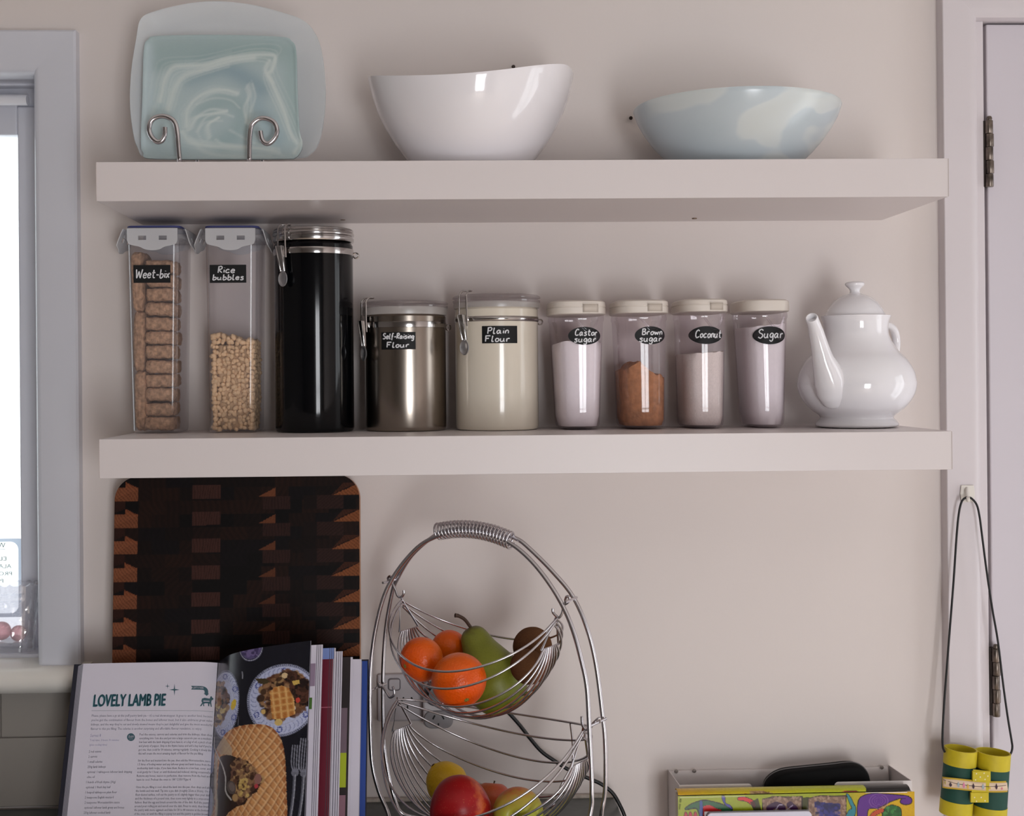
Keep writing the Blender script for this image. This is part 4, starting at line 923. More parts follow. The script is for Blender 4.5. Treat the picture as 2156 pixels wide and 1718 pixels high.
cv['label'] = 'dark navy hard cover'
be = obj('endpaper', MB().hexa8([K(xr0-.009, 0, -.0012), K(xr0-.0015, 0, -.0008), K(xr0-.0015, 0, .0006), K(xr0-.009, 0, .0006), K(xr0-.009, KH, -.0012), K(xr0-.0015, KH, -.0008), K(xr0-.0015, KH, .0006), K(xr0-.009, KH, .0006)]), M_covb, bk, smooth=False); be['label'] = 'bright blue endpaper'
DL = .012; xpl, _ = kx(176, 1394, DL); xpe, _ = kx(163, 1400, .002)
# left block of pages: page surface bends down into the gutter
def lblock(x): 
    t = max(0, min(1, (x+.030)/.030)); return DL*(1-t*t*.65)+.0012*math.sin(max(0, min(1, (x-xpl)/(0-xpl)))*math.pi)
xs = np.linspace(xpl, 0, 26)
mb = MB(); rings = []
for v in (0, KH): rings.append([K(x, v, lblock(x)) for x in xs]+[K(0, v, -.0045), K(xpe, v, -.0028)])
mb.loft(rings); lp_ = obj('left_pages', mb, M_paper, bk, angle=40)
# fine lines of the page edges
m = MB()
for f in np.linspace(.08, .94, 9):
    a = (xpl*(f)+xpe*(1-f)); d = DL*f-.0028*(1-f); m.tube([K(a-.0004, .001, d), K(a-.0004, KH-.0005, d)], .00018, 4)
obj('page_edge_lines', m, mat('page_edge_shadow', (150, 146, 156), .9), lp_, smooth=False)
# type on the left page (rows measured on the photograph, crop scale 4.546, origin 130,1340)
def on(cx_, cy_, lift=.0003):
    px, py = 130+cx_/4.546, 1340+cy_/4.546; q = PN(px, py, K0+KN*(DL+.001), KN); x = q.x-K0.x; v = (q-K0).dot(KU); return K(x, v, lblock(x)+lift)
u_ = KU; cp = 1/4.546/ppm(-.16)
def hug(mb, k0, lift=.0003):                 # lay type on the curve of the page
    for i in range(k0, len(mb.v)):
        q = Vector(mb.v[i])-K0; x, v = q.x, q.dot(KU); mb.v[i] = tuple(K(x, v, float(np.interp(x, xs, [lblock(a_) for a_ in xs]))+lift))
def row(mb, txt, x0, y0, x1, y1, h, res=1):
    k0 = len(mb.v); type_line(mb, txt, on(x0, y0), on(x1, y1), u_, h*cp*1.05, res); hug(mb, k0)
t1 = MB(); row(t1, 'LOVELY LAMB PIE', 303, 668, 990, 660, 104, 3)
tsh = MB(); vs, fs = list(t1.v), list(t1.f); tsh.add([Vector(v)+Vector((-1, 0, 0))*.0012-KU*.0009 for v in vs], fs); hug(tsh, 0, .0002)
# heavier strokes: the same letters repeated with a hair of offset
for dx_, dv_ in ((.0005, 0), (-.0005, 0), (0, .0005), (0, -.0004)): t1.add([Vector(v)+Vector((dx_, 0, 0))+KU*dv_+KN*.00012 for v in vs], fs)
o = obj('heading_shadow', tsh, mat('ink_pale_teal', (112, 158, 168), .6), lp_, smooth=False); o['label'] = 'pale teal shadow of the heading'
o = obj('heading', t1, mat('ink_deep_teal', (20, 72, 84), .6), lp_, smooth=False); o['label'] = 'deep teal heading reading LOVELY LAMB PIE'
M_ink = mat('ink_grey', (86, 84, 100), .7); M_ink2 = mat('ink_mid_grey', (128, 126, 144), .7); M_ink3 = mat('ink_light_grey', (160, 156, 184), .7); M_teal = mat('ink_teal', (56, 92, 104), .6)
intro = ["Please, please have a go at this puff pastry lamb pie \u2013 it's a real show-stopper. It goes to another level, because", "you've got the combination of flavour from the bones and leftover meat, but it also embraces great value", "kidneys, and the way they're cut and slowly stewed means they're just delightful and give the most wonderful", "flavour to this pie filling. The celeriac is another surprising and affordable flavour revelation, so enjoy."]
m = MB()
for i, tx_ in enumerate(intro): row(m, tx_, 286-i*3.5, 768+i*42, (1433, 1432, 1432, 1338)[i], 768+i*41, 21)
obj('introduction', m, M_ink2, lp_, smooth=False)
m = MB(); row(m, 'Serves 8', 272, 962, 374, 960, 27); row(m, 'Total time: 3 hours 30 minutes', 268, 1002, 548, 1000, 18); row(m, '(plus cooling time)', 264, 1046, 434, 1044, 18)
obj('serving_note', m, M_ink3, lp_, smooth=False)
ing = ['2 red onions', '2 carrots', '1 small celeriac', '250g lamb kidneys', 'optional: 1 tablespoon leftover lamb dripping', 'olive oil', '1 bunch of fresh thyme (30g)', 'optional: 1 fresh bay leaf', '1 heaped tablespoon plain flour', '2 teaspoons English mustard', '2 teaspoons Worcestershire sauce', 'optional: leftover lamb gravy and bones', '250g leftover cooked lamb']
ix = [(258, 377), (254, 338), (249, 390), (246, 421), (242, 672), (238, 313), (233, 514), (229, 466), (225, 527), (220, 495), (218, 553), (214, 597), (209, 466)]
m = MB()
for i, (tx_, (a, b)) in enumerate(zip(ing, ix)): row(m, tx_, a, 1112+i*48.8, b, 1110+i*48.8, 20)
obj('ingredients', m, M_ink, lp_, smooth=False)
body = [(["Peel the onions, carrots and celeriac and trim the kidneys, then chop", "everything into 1cm dice and put into a large casserole pan on a medium-", "low heat with the lamb dripping if you have it, or a lug of oil, a pinch of salt", "and plenty of pepper. Strip in the thyme leaves and add a bay leaf if you've", "got one, then cook for 30 minutes, stirring regularly. Cooking it slowly like", "this will create the most amazing depth of flavour for the pie filling."], 948, (745, 733), (1430, 1350)),
 (["Stir the flour and mustard into the pan, then add the Worcestershire sauce,", "1.5 litres of boiling water and any leftover gravy and lamb bones from the", "mothership lamb recipe, if you have them. Reduce to a low heat, cover, and", "cook gently for 1 hour, or until thickened and reduced, stirring occasionally.", "Remove any bones, season to perfection, then remove from the heat and", "leave to cool. Preheat the oven to 180\u00b0C/350\u00b0F/gas 4."], 1198, (729, 717), (1418, 1236)),
 (["Once the pie filling is cool, shred the lamb into the pan, then drain and add", "the lentils and mix well. Tip into a pie dish (roughly 25cm x 30cm). On a", "flour-dusted surface, roll out the pastry so it's slightly bigger than your dish", "and the thickness of a pound coin, then score very lightly in a criss-cross", "fashion. Beat the egg and brush around the rim of the dish. Roll the pastry", "around your rolling pin and unroll over the dish. Press to stick, then brush", "the pastry with more eggwash and bake for 30 to 40 minutes at the bottom", "of the oven, or until the filling is piping hot and the pastry is golden brown."], 1452, (711, 692), (1410, 1398))]
m = MB()
for lines, y0, (xa, xb), (xe, xlast) in body:
    n = len(lines)
    for i, tx_ in enumerate(lines): row(m, tx_, xa+(xb-xa)*i/(n-1), y0+i*36.6, xlast if i == n-1 else xe-i*2, y0-3+i*36.6, 19)
obj('method', m, M_ink, lp_, smooth=False)
m = MB()
for i in range(96):
    x = 290+i*12.05; p = on(x, 710-i*.0); m.add([p+Vector((dx, 0, 0))+KU*dv for dx, dv in ((-.0004, -.0003), (.0004, -.0003), (.0004, .0003), (-.0004, .0003))], [(0, 1, 2, 3)])
def mark(name):
    global m
    hug(m, 0); obj(name, m, M_teal, lp_, smooth=False); m = MB()
mark('dotted_rule')
def shape(pts): 
    q = [on(x, y) for x, y in pts]; c_ = sum(q, Vector())/len(q); m.add(q, [tuple(range(len(q)))])
def star(x, y, a, b): shape([(x, y-b), (x+a*.12, y-b*.13), (x+a, y), (x+a*.12, y+b*.13), (x, y+b), (x-a*.12, y+b*.13), (x-a, y), (x-a*.12, y-b*.13)])
star(1079, 510, 50, 58); mark('star_mark'); star(1012, 476, 24, 26); mark('star_mark')
shape([(1238, 472), (1262, 472.5), (1262, 508), (1238, 508), (1250, 490)])
for xa_b in range(1262, 1345, 14): shape([(xa_b, 472.5), (min(xa_b+14, 1345), 473), (min(xa_b+14, 1345), 508), (xa_b, 508)])
for a, b in zip(range(6), range(1, 7)):
    f = lambda k, r0: (1345+r0*math.sin(k*math.pi/12)*1.0, 521-(r0-5)*math.cos(k*math.pi/12)) 
    shape([f(a, 52), f(b, 52), f(b, 18), f(a, 18)])
shape([(1364, 520), (1397, 520), (1397, 545), (1364, 545)]); shape([(1354, 543), (1405, 541), (1384, 563)])
mark('arrow_banner')
# lamb silhouette
shape([(1340, 592), (1365, 582), (1395, 586), (1420, 588), (1426, 612), (1418, 636), (1385, 634), (1345, 638), (1334, 616)]); shape([(1410, 590), (1418, 566), (1428, 562), (1430, 572), (1444, 584), (1440, 596), (1428, 602), (1424, 616)])
for pts in ([(1342, 630), (1354, 634), (1334, 664), (1320, 666)], [(1350, 632), (1366, 630), (1358, 648), (1362, 664), (1350, 662)], [(1394, 632), (1408, 632), (1406, 662), (1396, 660)], [(1412, 630), (1424, 620), (1428, 664), (1420, 666)]): shape(pts)
mark('lamb_silhouette')
shape([(663+38*math.cos(k*.2618), 964+37*math.sin(k*.2618)) for k in range(24)])
mark('calorie_badge')
m = MB()
type_line(m, 'LEFTOVER', on(1256, 499, .0006), on(1356, 499, .0006), u_, 17*cp, 1); type_line(m, '560', on(640, 972, .0006), on(690, 970, .0006), u_, 22*cp, 1); type_line(m, 'calories', on(646, 986, .0006), on(684, 985, .0006), u_, 8*cp, 1)
hug(m, 0, .0011)
obj('page_mark_lettering', m, M_paper, lp_, smooth=False)

# right-hand pages: sheets fanning out of the gutter
def bez(pts, n):
    sp = spline([(a, b, 0) for a, b in pts], n); return [(p.x, p.y) for p in sp]
fore = lambda px, d: kx(px, 1360, d)
def sheet(name, curve, thick, m, v1=KH, v0=0, parent=bk):
    pts = bez(curve, 10); mb = MB(); rings = []
    nrm = []
    for i in range(len(pts)):
        a, b = pts[max(i-1, 0)], pts[min(i+1, len(pts)-1)]; t = Vector((b[0]-a[0], b[1]-a[1], 0)).normalized(); nrm.append((t.y, -t.x))
    for v in (v0, v1): rings.append([K(x, v, d) for x, d in pts]+[K(x+q[0]*thick, v, d+q[1]*thick) for (x, d), q in list(zip(pts, nrm))[::-1]])
    mb.loft(rings); return obj(name, mb, m, parent, angle=40), pts
def edge_x(px, py): return px, py
# solve how far out a fore edge at a given top pixel lies: rise above the page line gives the height out
def fore_pt(px, py):
    lo, hi = 0.0, .25
    for _ in range(40):
        mid = (lo+hi)/2; v = PN(px, py, K0+KU*KH, KU); break
    q = PN(px, py, K0+KU*KH, KU); return q.x-K0.x, (q-K0).dot(KN)
A = fore_pt(654, 1349); B1 = fore_pt(679, 1357); B2 = fore_pt(683, 1358); C1 = fore_pt(706, 1364); C2 = fore_pt(721, 1371); D1 = fore_pt(770, 1400)
s0 = fore_pt(466, 1390); s1 = fore_pt(486, 1378); s2 = fore_pt(530, 1367); s3 = fore_pt(600, 1356)
main_curve = [(0, .002), s0, s1, s2, s3, A]
# the photograph page
R_ = Ras(40, 20, 1180, 1760, 3.2, (24, 24, 34))
R_.grain(.25, 6)
R_.line([(150, 200), (110, 700), (60, 1500)], 46, (44, 46, 66), .5, 60); R_.line([(250, 160), (262, 300)], 3, (90, 94, 110), .6); R_.line([(385, 320), (392, 380)], 9, (170, 170, 180), .8); R_.line([(372, 720), (378, 800)], 5, (150, 150, 160), .7)
R_.ell(450, 120, 105, 105, (60, 58, 78)); R_.ell(450, 110, 92, 92, (96, 84, 128)); R_.ell(450, 100, 100, 116, (190, 190, 206), ring=.05); R_.blobs(20, R_.inside([(380, 100), (520, 100), (520, 170), (380, 170)]), 12, 30, [(70, 58, 96), (120, 104, 150)])
for cx_, cy_, rx, ry in ((215, 610, 158, 310), (770, 568, 318, 318)):
    R_.ell(cx_, cy_, rx, ry, (196, 200, 228)); R_.ell(cx_, cy_, rx*.96, ry*.96, (30, 36, 80), ring=.018)
    for k in range(110):
        t = k*2*math.pi/110; R_.ell(cx_+rx*.985*math.cos(t), cy_+ry*.985*math.sin(t), 4.5, 4.5, (34, 36, 70))
    R_.ell(cx_, cy_, rx*.68, ry*.68, (178, 178, 204), ring=.02)
    for k in range(40):
        t = k*2*math.pi/40+.05; a = [(cx_+rx*f*math.cos(t+dt), cy_+ry*f*math.sin(t+dt)) for f, dt in ((.90, .10), (.86, .03), (.79, 0), (.74, .01))]
        R_.curve(a, 5, (70, 84, 158), .8, 6)
    for k in range(6):
        t = k*math.pi/3+.5
        for j in range(10): R_.ell(cx_+rx*.82*math.cos(t)+22*math.cos(j*.628), cy_+ry*.82*math.sin(t)+22*math.sin(j*.628), 8, 5, (52, 66, 148), j*36)
food = [(92, 56, 40), (130, 92, 62), (60, 38, 28), (156, 116, 82), (44, 28, 24), (110, 74, 52), (170, 134, 92)]
R_.blobs(260, R_.inside([(110, 440), (200, 410), (245, 520), (260, 640), (200, 760), (100, 820), (90, 600)]), 12, 40, food); R_.blobs(14, R_.inside([(110, 600), (240, 620), (180, 780), (100, 800)]), 12, 26, [(206, 176, 86), (220, 196, 120)])
R_.poly([(110, 520), (170, 500), (185, 620), (130, 640)], (176, 112, 56), .8); R_.ell(318, 618, 24, 50, (226, 190, 40), 15)
R_.blobs(520, R_.inside([(560, 500), (640, 370), (800, 310), (930, 360), (1010, 460), (1010, 620), (880, 700), (760, 770), (640, 690), (560, 600)]), 14, 44, food); R_.blobs(160, R_.inside([(800, 320), (1000, 420), (1010, 600), (900, 560), (830, 450)]), 16, 40, [(36, 24, 22), (62, 40, 30), (90, 56, 44)])
R_.poly([(510, 380), (600, 378), (650, 410), (600, 432), (545, 425)], (74, 62, 40)); R_.poly([(840, 400), (905, 388), (912, 420), (860, 438)], (214, 178, 92)); R_.ell(772, 350, 26, 26, (226, 196, 150)); R_.ell(914, 568, 20, 24, (206, 74, 62)); R_.ell(760, 764, 36, 30, (218, 186, 116)); R_.ell(610, 676, 22, 22, (214, 176, 108)); R_.ell(884, 640, 20, 22, (236, 224, 210))
pie = [(652, 500), (690, 455), (760, 440), (822, 465), (880, 560), (905, 690), (820, 728), (700, 740), (676, 640)]
R_.poly(pie, (198, 128, 66)); pm = R_.inside(pie)
for k in range(6): R_.put(pm*np.exp(-(((R_.xx-(600+k*62))-(R_.yy-440)*.22)/9)**2), (232, 186, 120), .9); R_.put(pm*np.exp(-(((R_.yy-(400+k*58))+(R_.xx-650)*.16)/10)**2), (228, 176, 106), .8); R_.put(pm*np.exp(-(((R_.xx-(632+k*62))-(R_.yy-440)*.22)/14)**2), (150, 84, 34), .35)
# forks
for x0, xk in ((960, 965), (1030, 1050)):
    for k in range(4): R_.curve([(x0-46+k*22, 960-(60 if x0 > 1000 else 0)), (x0-40+k*24, 1110), (x0-12+k*14, 1180)], 9, (150, 150, 164), .85, 5)
    R_.ell(xk, 1190, 36, 34, (128, 128, 142), 0, .8); R_.curve([(xk, 1200), (xk+8, 1400), (xk-4, 1660)], 26, (110, 110, 122), .8, 10); R_.curve([(xk+6, 1210), (xk+14, 1400), (xk+4, 1640)], 6, (196, 196, 206), .8, 4)
# plate bottom left
R_.ell(60, 1560, 90, 190, (176, 182, 206), 0, .8); R_.ell(70, 1130, 52, 130, (150, 160, 196), 0, .8)
# the big pie with lattice crust
big_ = [(120, 1080), (190, 950), (260, 870), (380, 810), (540, 788), (680, 800), (780, 880), (840, 1010), (880, 1200), (910, 1400), (935, 1560), (915, 1760), (140, 1760), (150, 1500), (135, 1300)]
bp_ = [(p.x, p.y) for p in spline([(x, y, 0) for x, y in big_], 4, True)]
R_.poly(bp_, (190, 112, 58)); pm = R_.inside(bp_).astype(float); e_ = np.exp(-(R_.dist(bp_+bp_[:1])/26)**2); R_.put(pm, (206, 142, 88), .6); R_.put(pm*np.exp(-(((R_.xx-560)/330)**2+((R_.yy-1250)/420)**2)), (222, 164, 106), .8); R_.put(pm*e_, (140, 70, 36), .8)
wob = 14*np.sin(R_.yy/90)+10*np.sin(R_.xx/70)
for k in range(-26, 30):
    d1 = (R_.xx*.80+R_.yy*.60+wob)-k*62; d2 = (R_.xx*.70-R_.yy*.72+wob)-k*62
    for d in (d1, d2): R_.put(pm*np.exp(-((d-9)/9)**2), (140, 70, 34), .62); R_.put(pm*np.exp(-(d/8)**2), (240, 194, 142), .75)
R_.grain(.08, 3)
hole = [(300, 1060), (420, 1100), (500, 1110), (540, 1180), (640, 1230), (652, 1270), (610, 1370), (540, 1400), (500, 1480), (420, 1500), (330, 1560), (250, 1660), (195, 1650), (180, 1400), (185, 1180), (200, 1080)]
R_.poly(hole, (52, 34, 28)); R_.poly([(140, 1020), (230, 900), (330, 1010), (330, 1070), (200, 1060)], (196, 170, 140), .85); R_.blobs(330, R_.inside([(330, 1100), (500, 1120), (650, 1260), (540, 1400), (420, 1480), (360, 1380)]), 10, 34, [(96, 64, 48), (150, 112, 80), (66, 42, 34), (190, 150, 100), (120, 84, 66)]); R_.blobs(22, R_.inside([(420, 1280), (520, 1260), (540, 1400), (440, 1420)]), 12, 24, [(214, 180, 110), (196, 160, 90)]); R_.ell(610, 1260, 36, 46, (150, 104, 96)); R_.ell(600, 1320, 18, 20, (190, 66, 74))
R_.poly([(180, 1300), (330, 1330), (320, 1480), (240, 1640), (195, 1640)], (44, 36, 24), .8); R_.curve([(150, 1100), (150, 1300), (180, 1500), (170, 1700)], 36, (196, 184, 160), .8, 16); R_.curve([(130, 1200), (135, 1400), (130, 1600)], 20, (150, 140, 120), .7, 10)
R_.ell(345, 1345, 46, 60, (92, 80, 76), -30); R_.ell(350, 1340, 30, 40, (120, 104, 98), -30); R_.curve([(105, 930), (120, 1020), (220, 1140), (275, 1260), (285, 1380), (350, 1450)], 13, (206, 200, 196), .9, 6)
R_.ell(100, 905, 18, 14, (20, 20, 24))
mb = MB(); pc = bez(main_curve, 44); L_ = [0]
nu_, nv_ = len(pc)-1, 440
vs = [K(pc[i][0], KH*(1-j/nv_), pc[i][1]+.0004) for j in range(nv_+1) for i in range(nu_+1)]
mb.add(vs, [(j*(nu_+1)+i, (j+1)*(nu_+1)+i, (j+1)*(nu_+1)+i+1, j*(nu_+1)+i+1) for j in range(nv_) for i in range(nu_)])
xa_ = pc[-1][0]; sf = np.array([max(0, p[0])/xa_ for p in pc]); tops = np.array([interp(f*848, [(0, 240), (40, 205), (110, 165), (300, 120), (560, 75), (848, 35)]) for f in sf])
S_, V_ = np.tile(sf, nv_+1), np.repeat(np.linspace(0, 1, nv_+1), nu_+1); T_ = np.tile(tops, nv_+1)
Yc_ = T_+V_*1700; Xc_ = (110-60*V_)+S_*((958+165*V_)-(110-60*V_)); mb.c = R_.at(Xc_, Yc_)
rp_, _ = sheet('right_pages', [(a, b-.0004) for a, b in main_curve], .0016, M_paper)
o = obj('photograph', mb, printed('glossy_print', .22, .5), rp_, angle=60, recalc=False); o['label'] = 'full page photograph of a lattice pie and plates'
def fan(name, e0, m, th, k=.55, v1=KH):
    return sheet(name, [(0.001, .001), (e0[0]*.22, e0[1]*k), (e0[0]*.55, e0[1]*.86), e0], th, m, v1)[0]
def strip(parent, e0, k, w0, w1, z0_, z1_, m, name, lift=.0006):
    pts = bez([(0.001, .001), (e0[0]*.22, e0[1]*k), (e0[0]*.55, e0[1]*.86), e0], 10); pts = [p for p in pts]; xs_ = [p[0] for p in pts]; ds = [p[1] for p in pts]
    f = lambda x: float(np.interp(x, xs_, ds))
    mb = MB().grid(lambda u, v: K(e0[0]*(w0+(w1-w0)*u), KH*(z0_+(z1_-z0_)*v), f(e0[0]*(w0+(w1-w0)*u))+lift), 10, 4); return obj(name, mb, m, parent, recalc=False)
g1 = fan('page_sheaf', B1, M_paper, .0024); strip(g1, B1, .55, .4, .945, .78, .90, mat('ink_mauve_block', (150, 130, 150), .5), 'picture_block'); strip(g1, B1, .55, .4, .925, .66, .72, mat('ink_green_block', (70, 110, 40), .5), 'picture_block'); strip(g1, B1, .55, .4, .905, .1, .5, mat('ink_smoke_block', (70, 66, 76), .5), 'picture_block')
g2 = fan('page_sheaf', C1, M_paper, .0030); strip(g2, C1, .55, .3, .99, .94, 1, mat('ink_sky', (120, 140, 196), .4), 'picture_block'); strip(g2, C1, .55, .3, .985, 0, .94, mat('ink_maroon', (104, 24, 44), .4), 'picture_block'); strip(g2, C1, .55, .3, .985, .68, .685, mat('ink_pink_line', (170, 90, 110), .4), 'picture_block', .0009)
g3 = fan('page_sheaf', C2, M_paper, .0020)
C3 = (fore_pt(745, 1392)[0], .026); g4 = fan('page_sheaf', C3, M_paper, .0016); strip(g4, C3, .55, .3, .985, 0, 1, mat('ink_umber', (36, 25, 27), .6), 'picture_block'); strip(g4, C3, .55, .8, .97, .30, .48, mat('ink_lime', (176, 190, 40), .4), 'picture_block', .0009); strip(g4, C3, .55, .82, .97, .48, .72, mat('ink_dusk', (120, 100, 112), .4), 'picture_block', .0008); strip(g4, C3, .55, .8, .97, .02, .26, mat('ink_rose', (150, 110, 124), .4), 'picture_block', .0010)
for g_, e_, ws in ((g1, B1, (.952, .968, .984)), (g2, C1, (.955, .972, .99)), (g3, C2, (.935, .955, .972, .988))):
    for w_ in ws: strip(g_, e_, .55, w_, w_+.0035, 0, 1, MATS['ink_smoke_block'], 'page_edge_line', .0011)
sheet_line = MB().tube([K(A[0]+.0006, 0, A[1]-.0006), K(A[0]+.0006, KH, A[1]-.0006)], .0004, 5); obj('page_edge_line', sheet_line, MATS['ink_smoke_block'], rp_)
g5 = sheet('page_sheaf', [(.001, .0008), (.05, .017), (.11, .017), (fore_pt(764, 1399)[0], .0125)], .0105, M_paper)[0]
for f in (.25, .5, .75):
    xe = fore_pt(764, 1399)[0]; obj('page_edge_lines', MB().tube([K(xe+.0002, .002, .0125-.0105*f), K(xe+.0002, KH-.002, .0125-.0105*f)], .0002, 4), MATS['page_edge_shadow'], g5, smooth=False)
# ================================================================ fruit stand
M_wire = mat('chromed_stand_wire', (206, 202, 206), .24, metal=1)
UD = Vector((.826, -.563, 0)); ND = Vector((.563, .826, 0)); FC = Vector((.045, -.2025, 0))
fs_ = thing('fruit_stand', 'chrome wire fruit stand with two hanging hammock baskets on the worktop', 'fruit stand', (FC.x, FC.y, ZC0))
def hoop(px, offs):
    out = []
    for (x, y), o in zip(px, offs): out.append(PN(x, y, FC+ND*o, ND))
    return out
fpx = [(818, 1716), (797, 1664), (784, 1609), (780, 1541), (779, 1460), (782, 1390), (792, 1320), (810, 1252), (838, 1200), (880, 1152), (920, 1129), (960, 1119), (1000, 1119), (1040, 1128), (1078, 1146), (1114, 1176), (1150, 1219), (1183, 1272), (1206, 1326), (1224, 1390), (1236, 1450), (1241, 1540), (1245, 1620), (1246, 1670), (1242, 1716)]
bpx = [(846, 1712), (829, 1676), (816, 1620), (808, 1560), (806, 1487), (807, 1400), (813, 1320), (826, 1248), (836, 1220), (868, 1168), (918, 1126), (960, 1113), (1002, 1112), (1044, 1119), (1087, 1134), (1114, 1154), (1163, 1203), (1207, 1257), (1237, 1326), (1255, 1400), (1268, 1500), (1274, 1560), (1275, 1640), (1272, 1680), (1266, 1716)]
off = [float(np.interp(y, [1110, 1150, 1260, 1720], [.006, .010, .016, .024])) for x, y in fpx]
fh = hoop(fpx, [-o for o in off]); offb = [float(np.interp(y, [1110, 1150, 1260, 1720], [.006, .010, .016, .024])) for x, y in bpx]; bh = hoop(bpx, offb)
WR = .0029
for hp, s in ((fh, -1), (bh, 1)):
    a, b = hp[0], hp[-1]; zf_ = ZC0+WR+.0002
    foot_a = Vector((a.x, a.y, 0))+UD*.020+ND*s*.020; foot_b = Vector((b.x, b.y, 0))-UD*.014+ND*s*.020
    pts = [foot_a+UD*.05+ND*s*.012+Vector((0, 0, zf_)), foot_a+Vector((0, 0, zf_+.001))]+hp+[foot_b+Vector((0, 0, zf_+.001)), foot_b-UD*.05+ND*s*.012+Vector((0, 0, zf_))]
    pts = spline(pts, 6); pts = [Vector((p.x, p.y, max(p.z, zf_))) for p in pts]
    pts = pts+spline([pts[-1], (pts[-1]+pts[0])/2+ND*s*.012, pts[0]], 6)[1:-1]
    obj('hoop', MB().tube(pts, WR, 10, closed=True), M_wire, fs_, angle=80)
mid = [(p+q)/2 for p, q in zip(fh, bh)]
# cross bars where the hooks hang, and base bars
def cross(i, name='cross_bar'):
    obj(name, MB().tube([fh[i]-ND*.003, bh[i]+ND*.007], .0019, 8), M_wire, fs_)
# coil handle
cc = [PN(x, y, FC, ND) for x, y in ((921, 1119), (960, 1114), (1001, 1115.5), (1040, 1124), (1078, 1138.5))]
cl = spline(cc, 40); T = 22; pts = []
for i in range(len(cl)-1):
    for q in range(2):
        f = q/2; p = cl[i].lerp(cl[i+1], f); t = (cl[i+1]-cl[i]).normalized(); n1 = ND; n2 = t.cross(n1)
        a = (i+f)/(len(cl)-1)*T*2*math.pi; pts.append(p+n1*(.0108*math.cos(a))+n2*(.0108*math.sin(a)))
obj('coil_handle', MB().tube(pts, .00155, 7), M_wire, fs_, angle=80)
def hook(px):
    obj('hook', MB().tube(spline([PN(x, y, FC+ND*o, ND) for x, y, o in px], 6), .0018, 8), M_wire, fs_, angle=80)
def bar(pa, pb): obj('cross_bar', MB().tube([PN(pa[0], pa[1], FC-ND*.018, ND), PN(pb[0], pb[1], FC+ND*.018, ND)], .0018, 8), M_wire, fs_)
bar((806, 1227), (838, 1219)); bar((1190, 1268), (1214, 1258)); bar((779, 1454), (812, 1440)); bar((1238, 1531), (1276, 1513))
hook([(826, 1219, -.004), (821, 1213, 0), (817, 1219, .002), (824, 1226, 0), (832, 1240, 0), (837, 1254, 0), (845, 1257, 0), (850, 1250, 0), (850, 1243, 0)])
hook([(1190, 1264, .004), (1193, 1256, 0), (1199, 1258, -.002), (1196, 1268, 0), (1187, 1275, 0), (1184, 1290, 0), (1177, 1300, 0), (1168, 1294, 0), (1164, 1288, 0), (1164, 1281, 0)])
hook([(800, 1447, -.004), (796, 1437, 0), (804, 1444, .003), (814, 1458, 0), (821, 1468, 0), (829, 1464, 0), (830, 1455, 0), (827, 1445, 0)])
hook([(1262, 1521, .004), (1262, 1512, 0), (1250, 1522, -.002), (1243, 1532, 0), (1234, 1536, 0), (1227, 1528, 0), (1225, 1514, 0), (1225, 1508, 0)])
def basket(label, La, Ra, Lbar, Rbar, wires, nb, bw, sagc, rib, WB=.00155, bar_off=.022):
    b = bpy.data.objects.new('basket', None); COL.objects.link(b); b.parent = fs_; la, ra = PN(*La, FC, ND), PN(*Ra, FC, ND)
    b.location = (la+ra)/2-fs_.location; b['label'] = label
    lb0, rb0 = PN(*Lbar, FC, ND), PN(*Rbar, FC, ND)
    for ap, bc in ((la, lb0), (ra, rb0)):          # end triangles
        obj('end_frame', MB().tube([ap, bc-ND*bar_off, bc+ND*bar_off], .0017, 8, closed=True), M_wire, b)
    def W_(e0, e1, lat, sag, eo=0, sh=.44):
        out = []
        for k in range(45):
            t = (1-math.cos(math.pi*k/44))/2; s = math.sin(math.pi*t)
            out.append(e0.lerp(e1, t)+ND*(eo*(1-s**.5)+lat*s**sh)-Vector((0, 0, sag*s**.5)))
        return out
    allw = []
    for e0p, e1p, lat, sag in wires: allw.append(W_(la.lerp(lb0, e0p), ra.lerp(rb0, e1p), lat, sag))
    for k in range(nb):
        f = (k+.5)/nb*2-1; allw.append(W_(lb0, rb0, bw*f, sagc*(1-.36*f*f)+(.0 if f < 0 else -.02*f), f*bar_off*.85, .5))
    for w_ in allw: obj('wire', MB().tube(w_, WB, 6), M_wire, b, angle=80)
    for t in rib:
        i = int(round(44*math.acos(1-2*t)/math.pi)); order = sorted([w_ for w_ in allw if (w_[22]-(la+ra)/2).dot(ND) > .030], key=lambda w_: -w_[i].z); obj('cross_rib', MB().tube(spline([w_[i]-Vector((0, 0, .0018)) for w_ in order], 3), WB, 6), M_wire, b, angle=80)
    return b
basket('upper basket', (843, 1258), (1172, 1297), (861, 1324), (1158, 1362),
       [(.1, .1, -.100, .062), (.2, .2, -.098, .080), (.1, .1, .088, .054), (.2, .2, .088, .070), (.3, .3, .085, .087)], 9, .084, .104, (.74,))
basket('lower basket', (836, 1470), (1229, 1530), (846, 1532), (1221, 1605),
       [(.05, .1, -.125, .102), (.15, .2, -.124, .120), (.05, .05, .105, .026), (.12, .15, .112, .052), (.22, .3, .112, .080)], 10, .090, .118, (.76,))

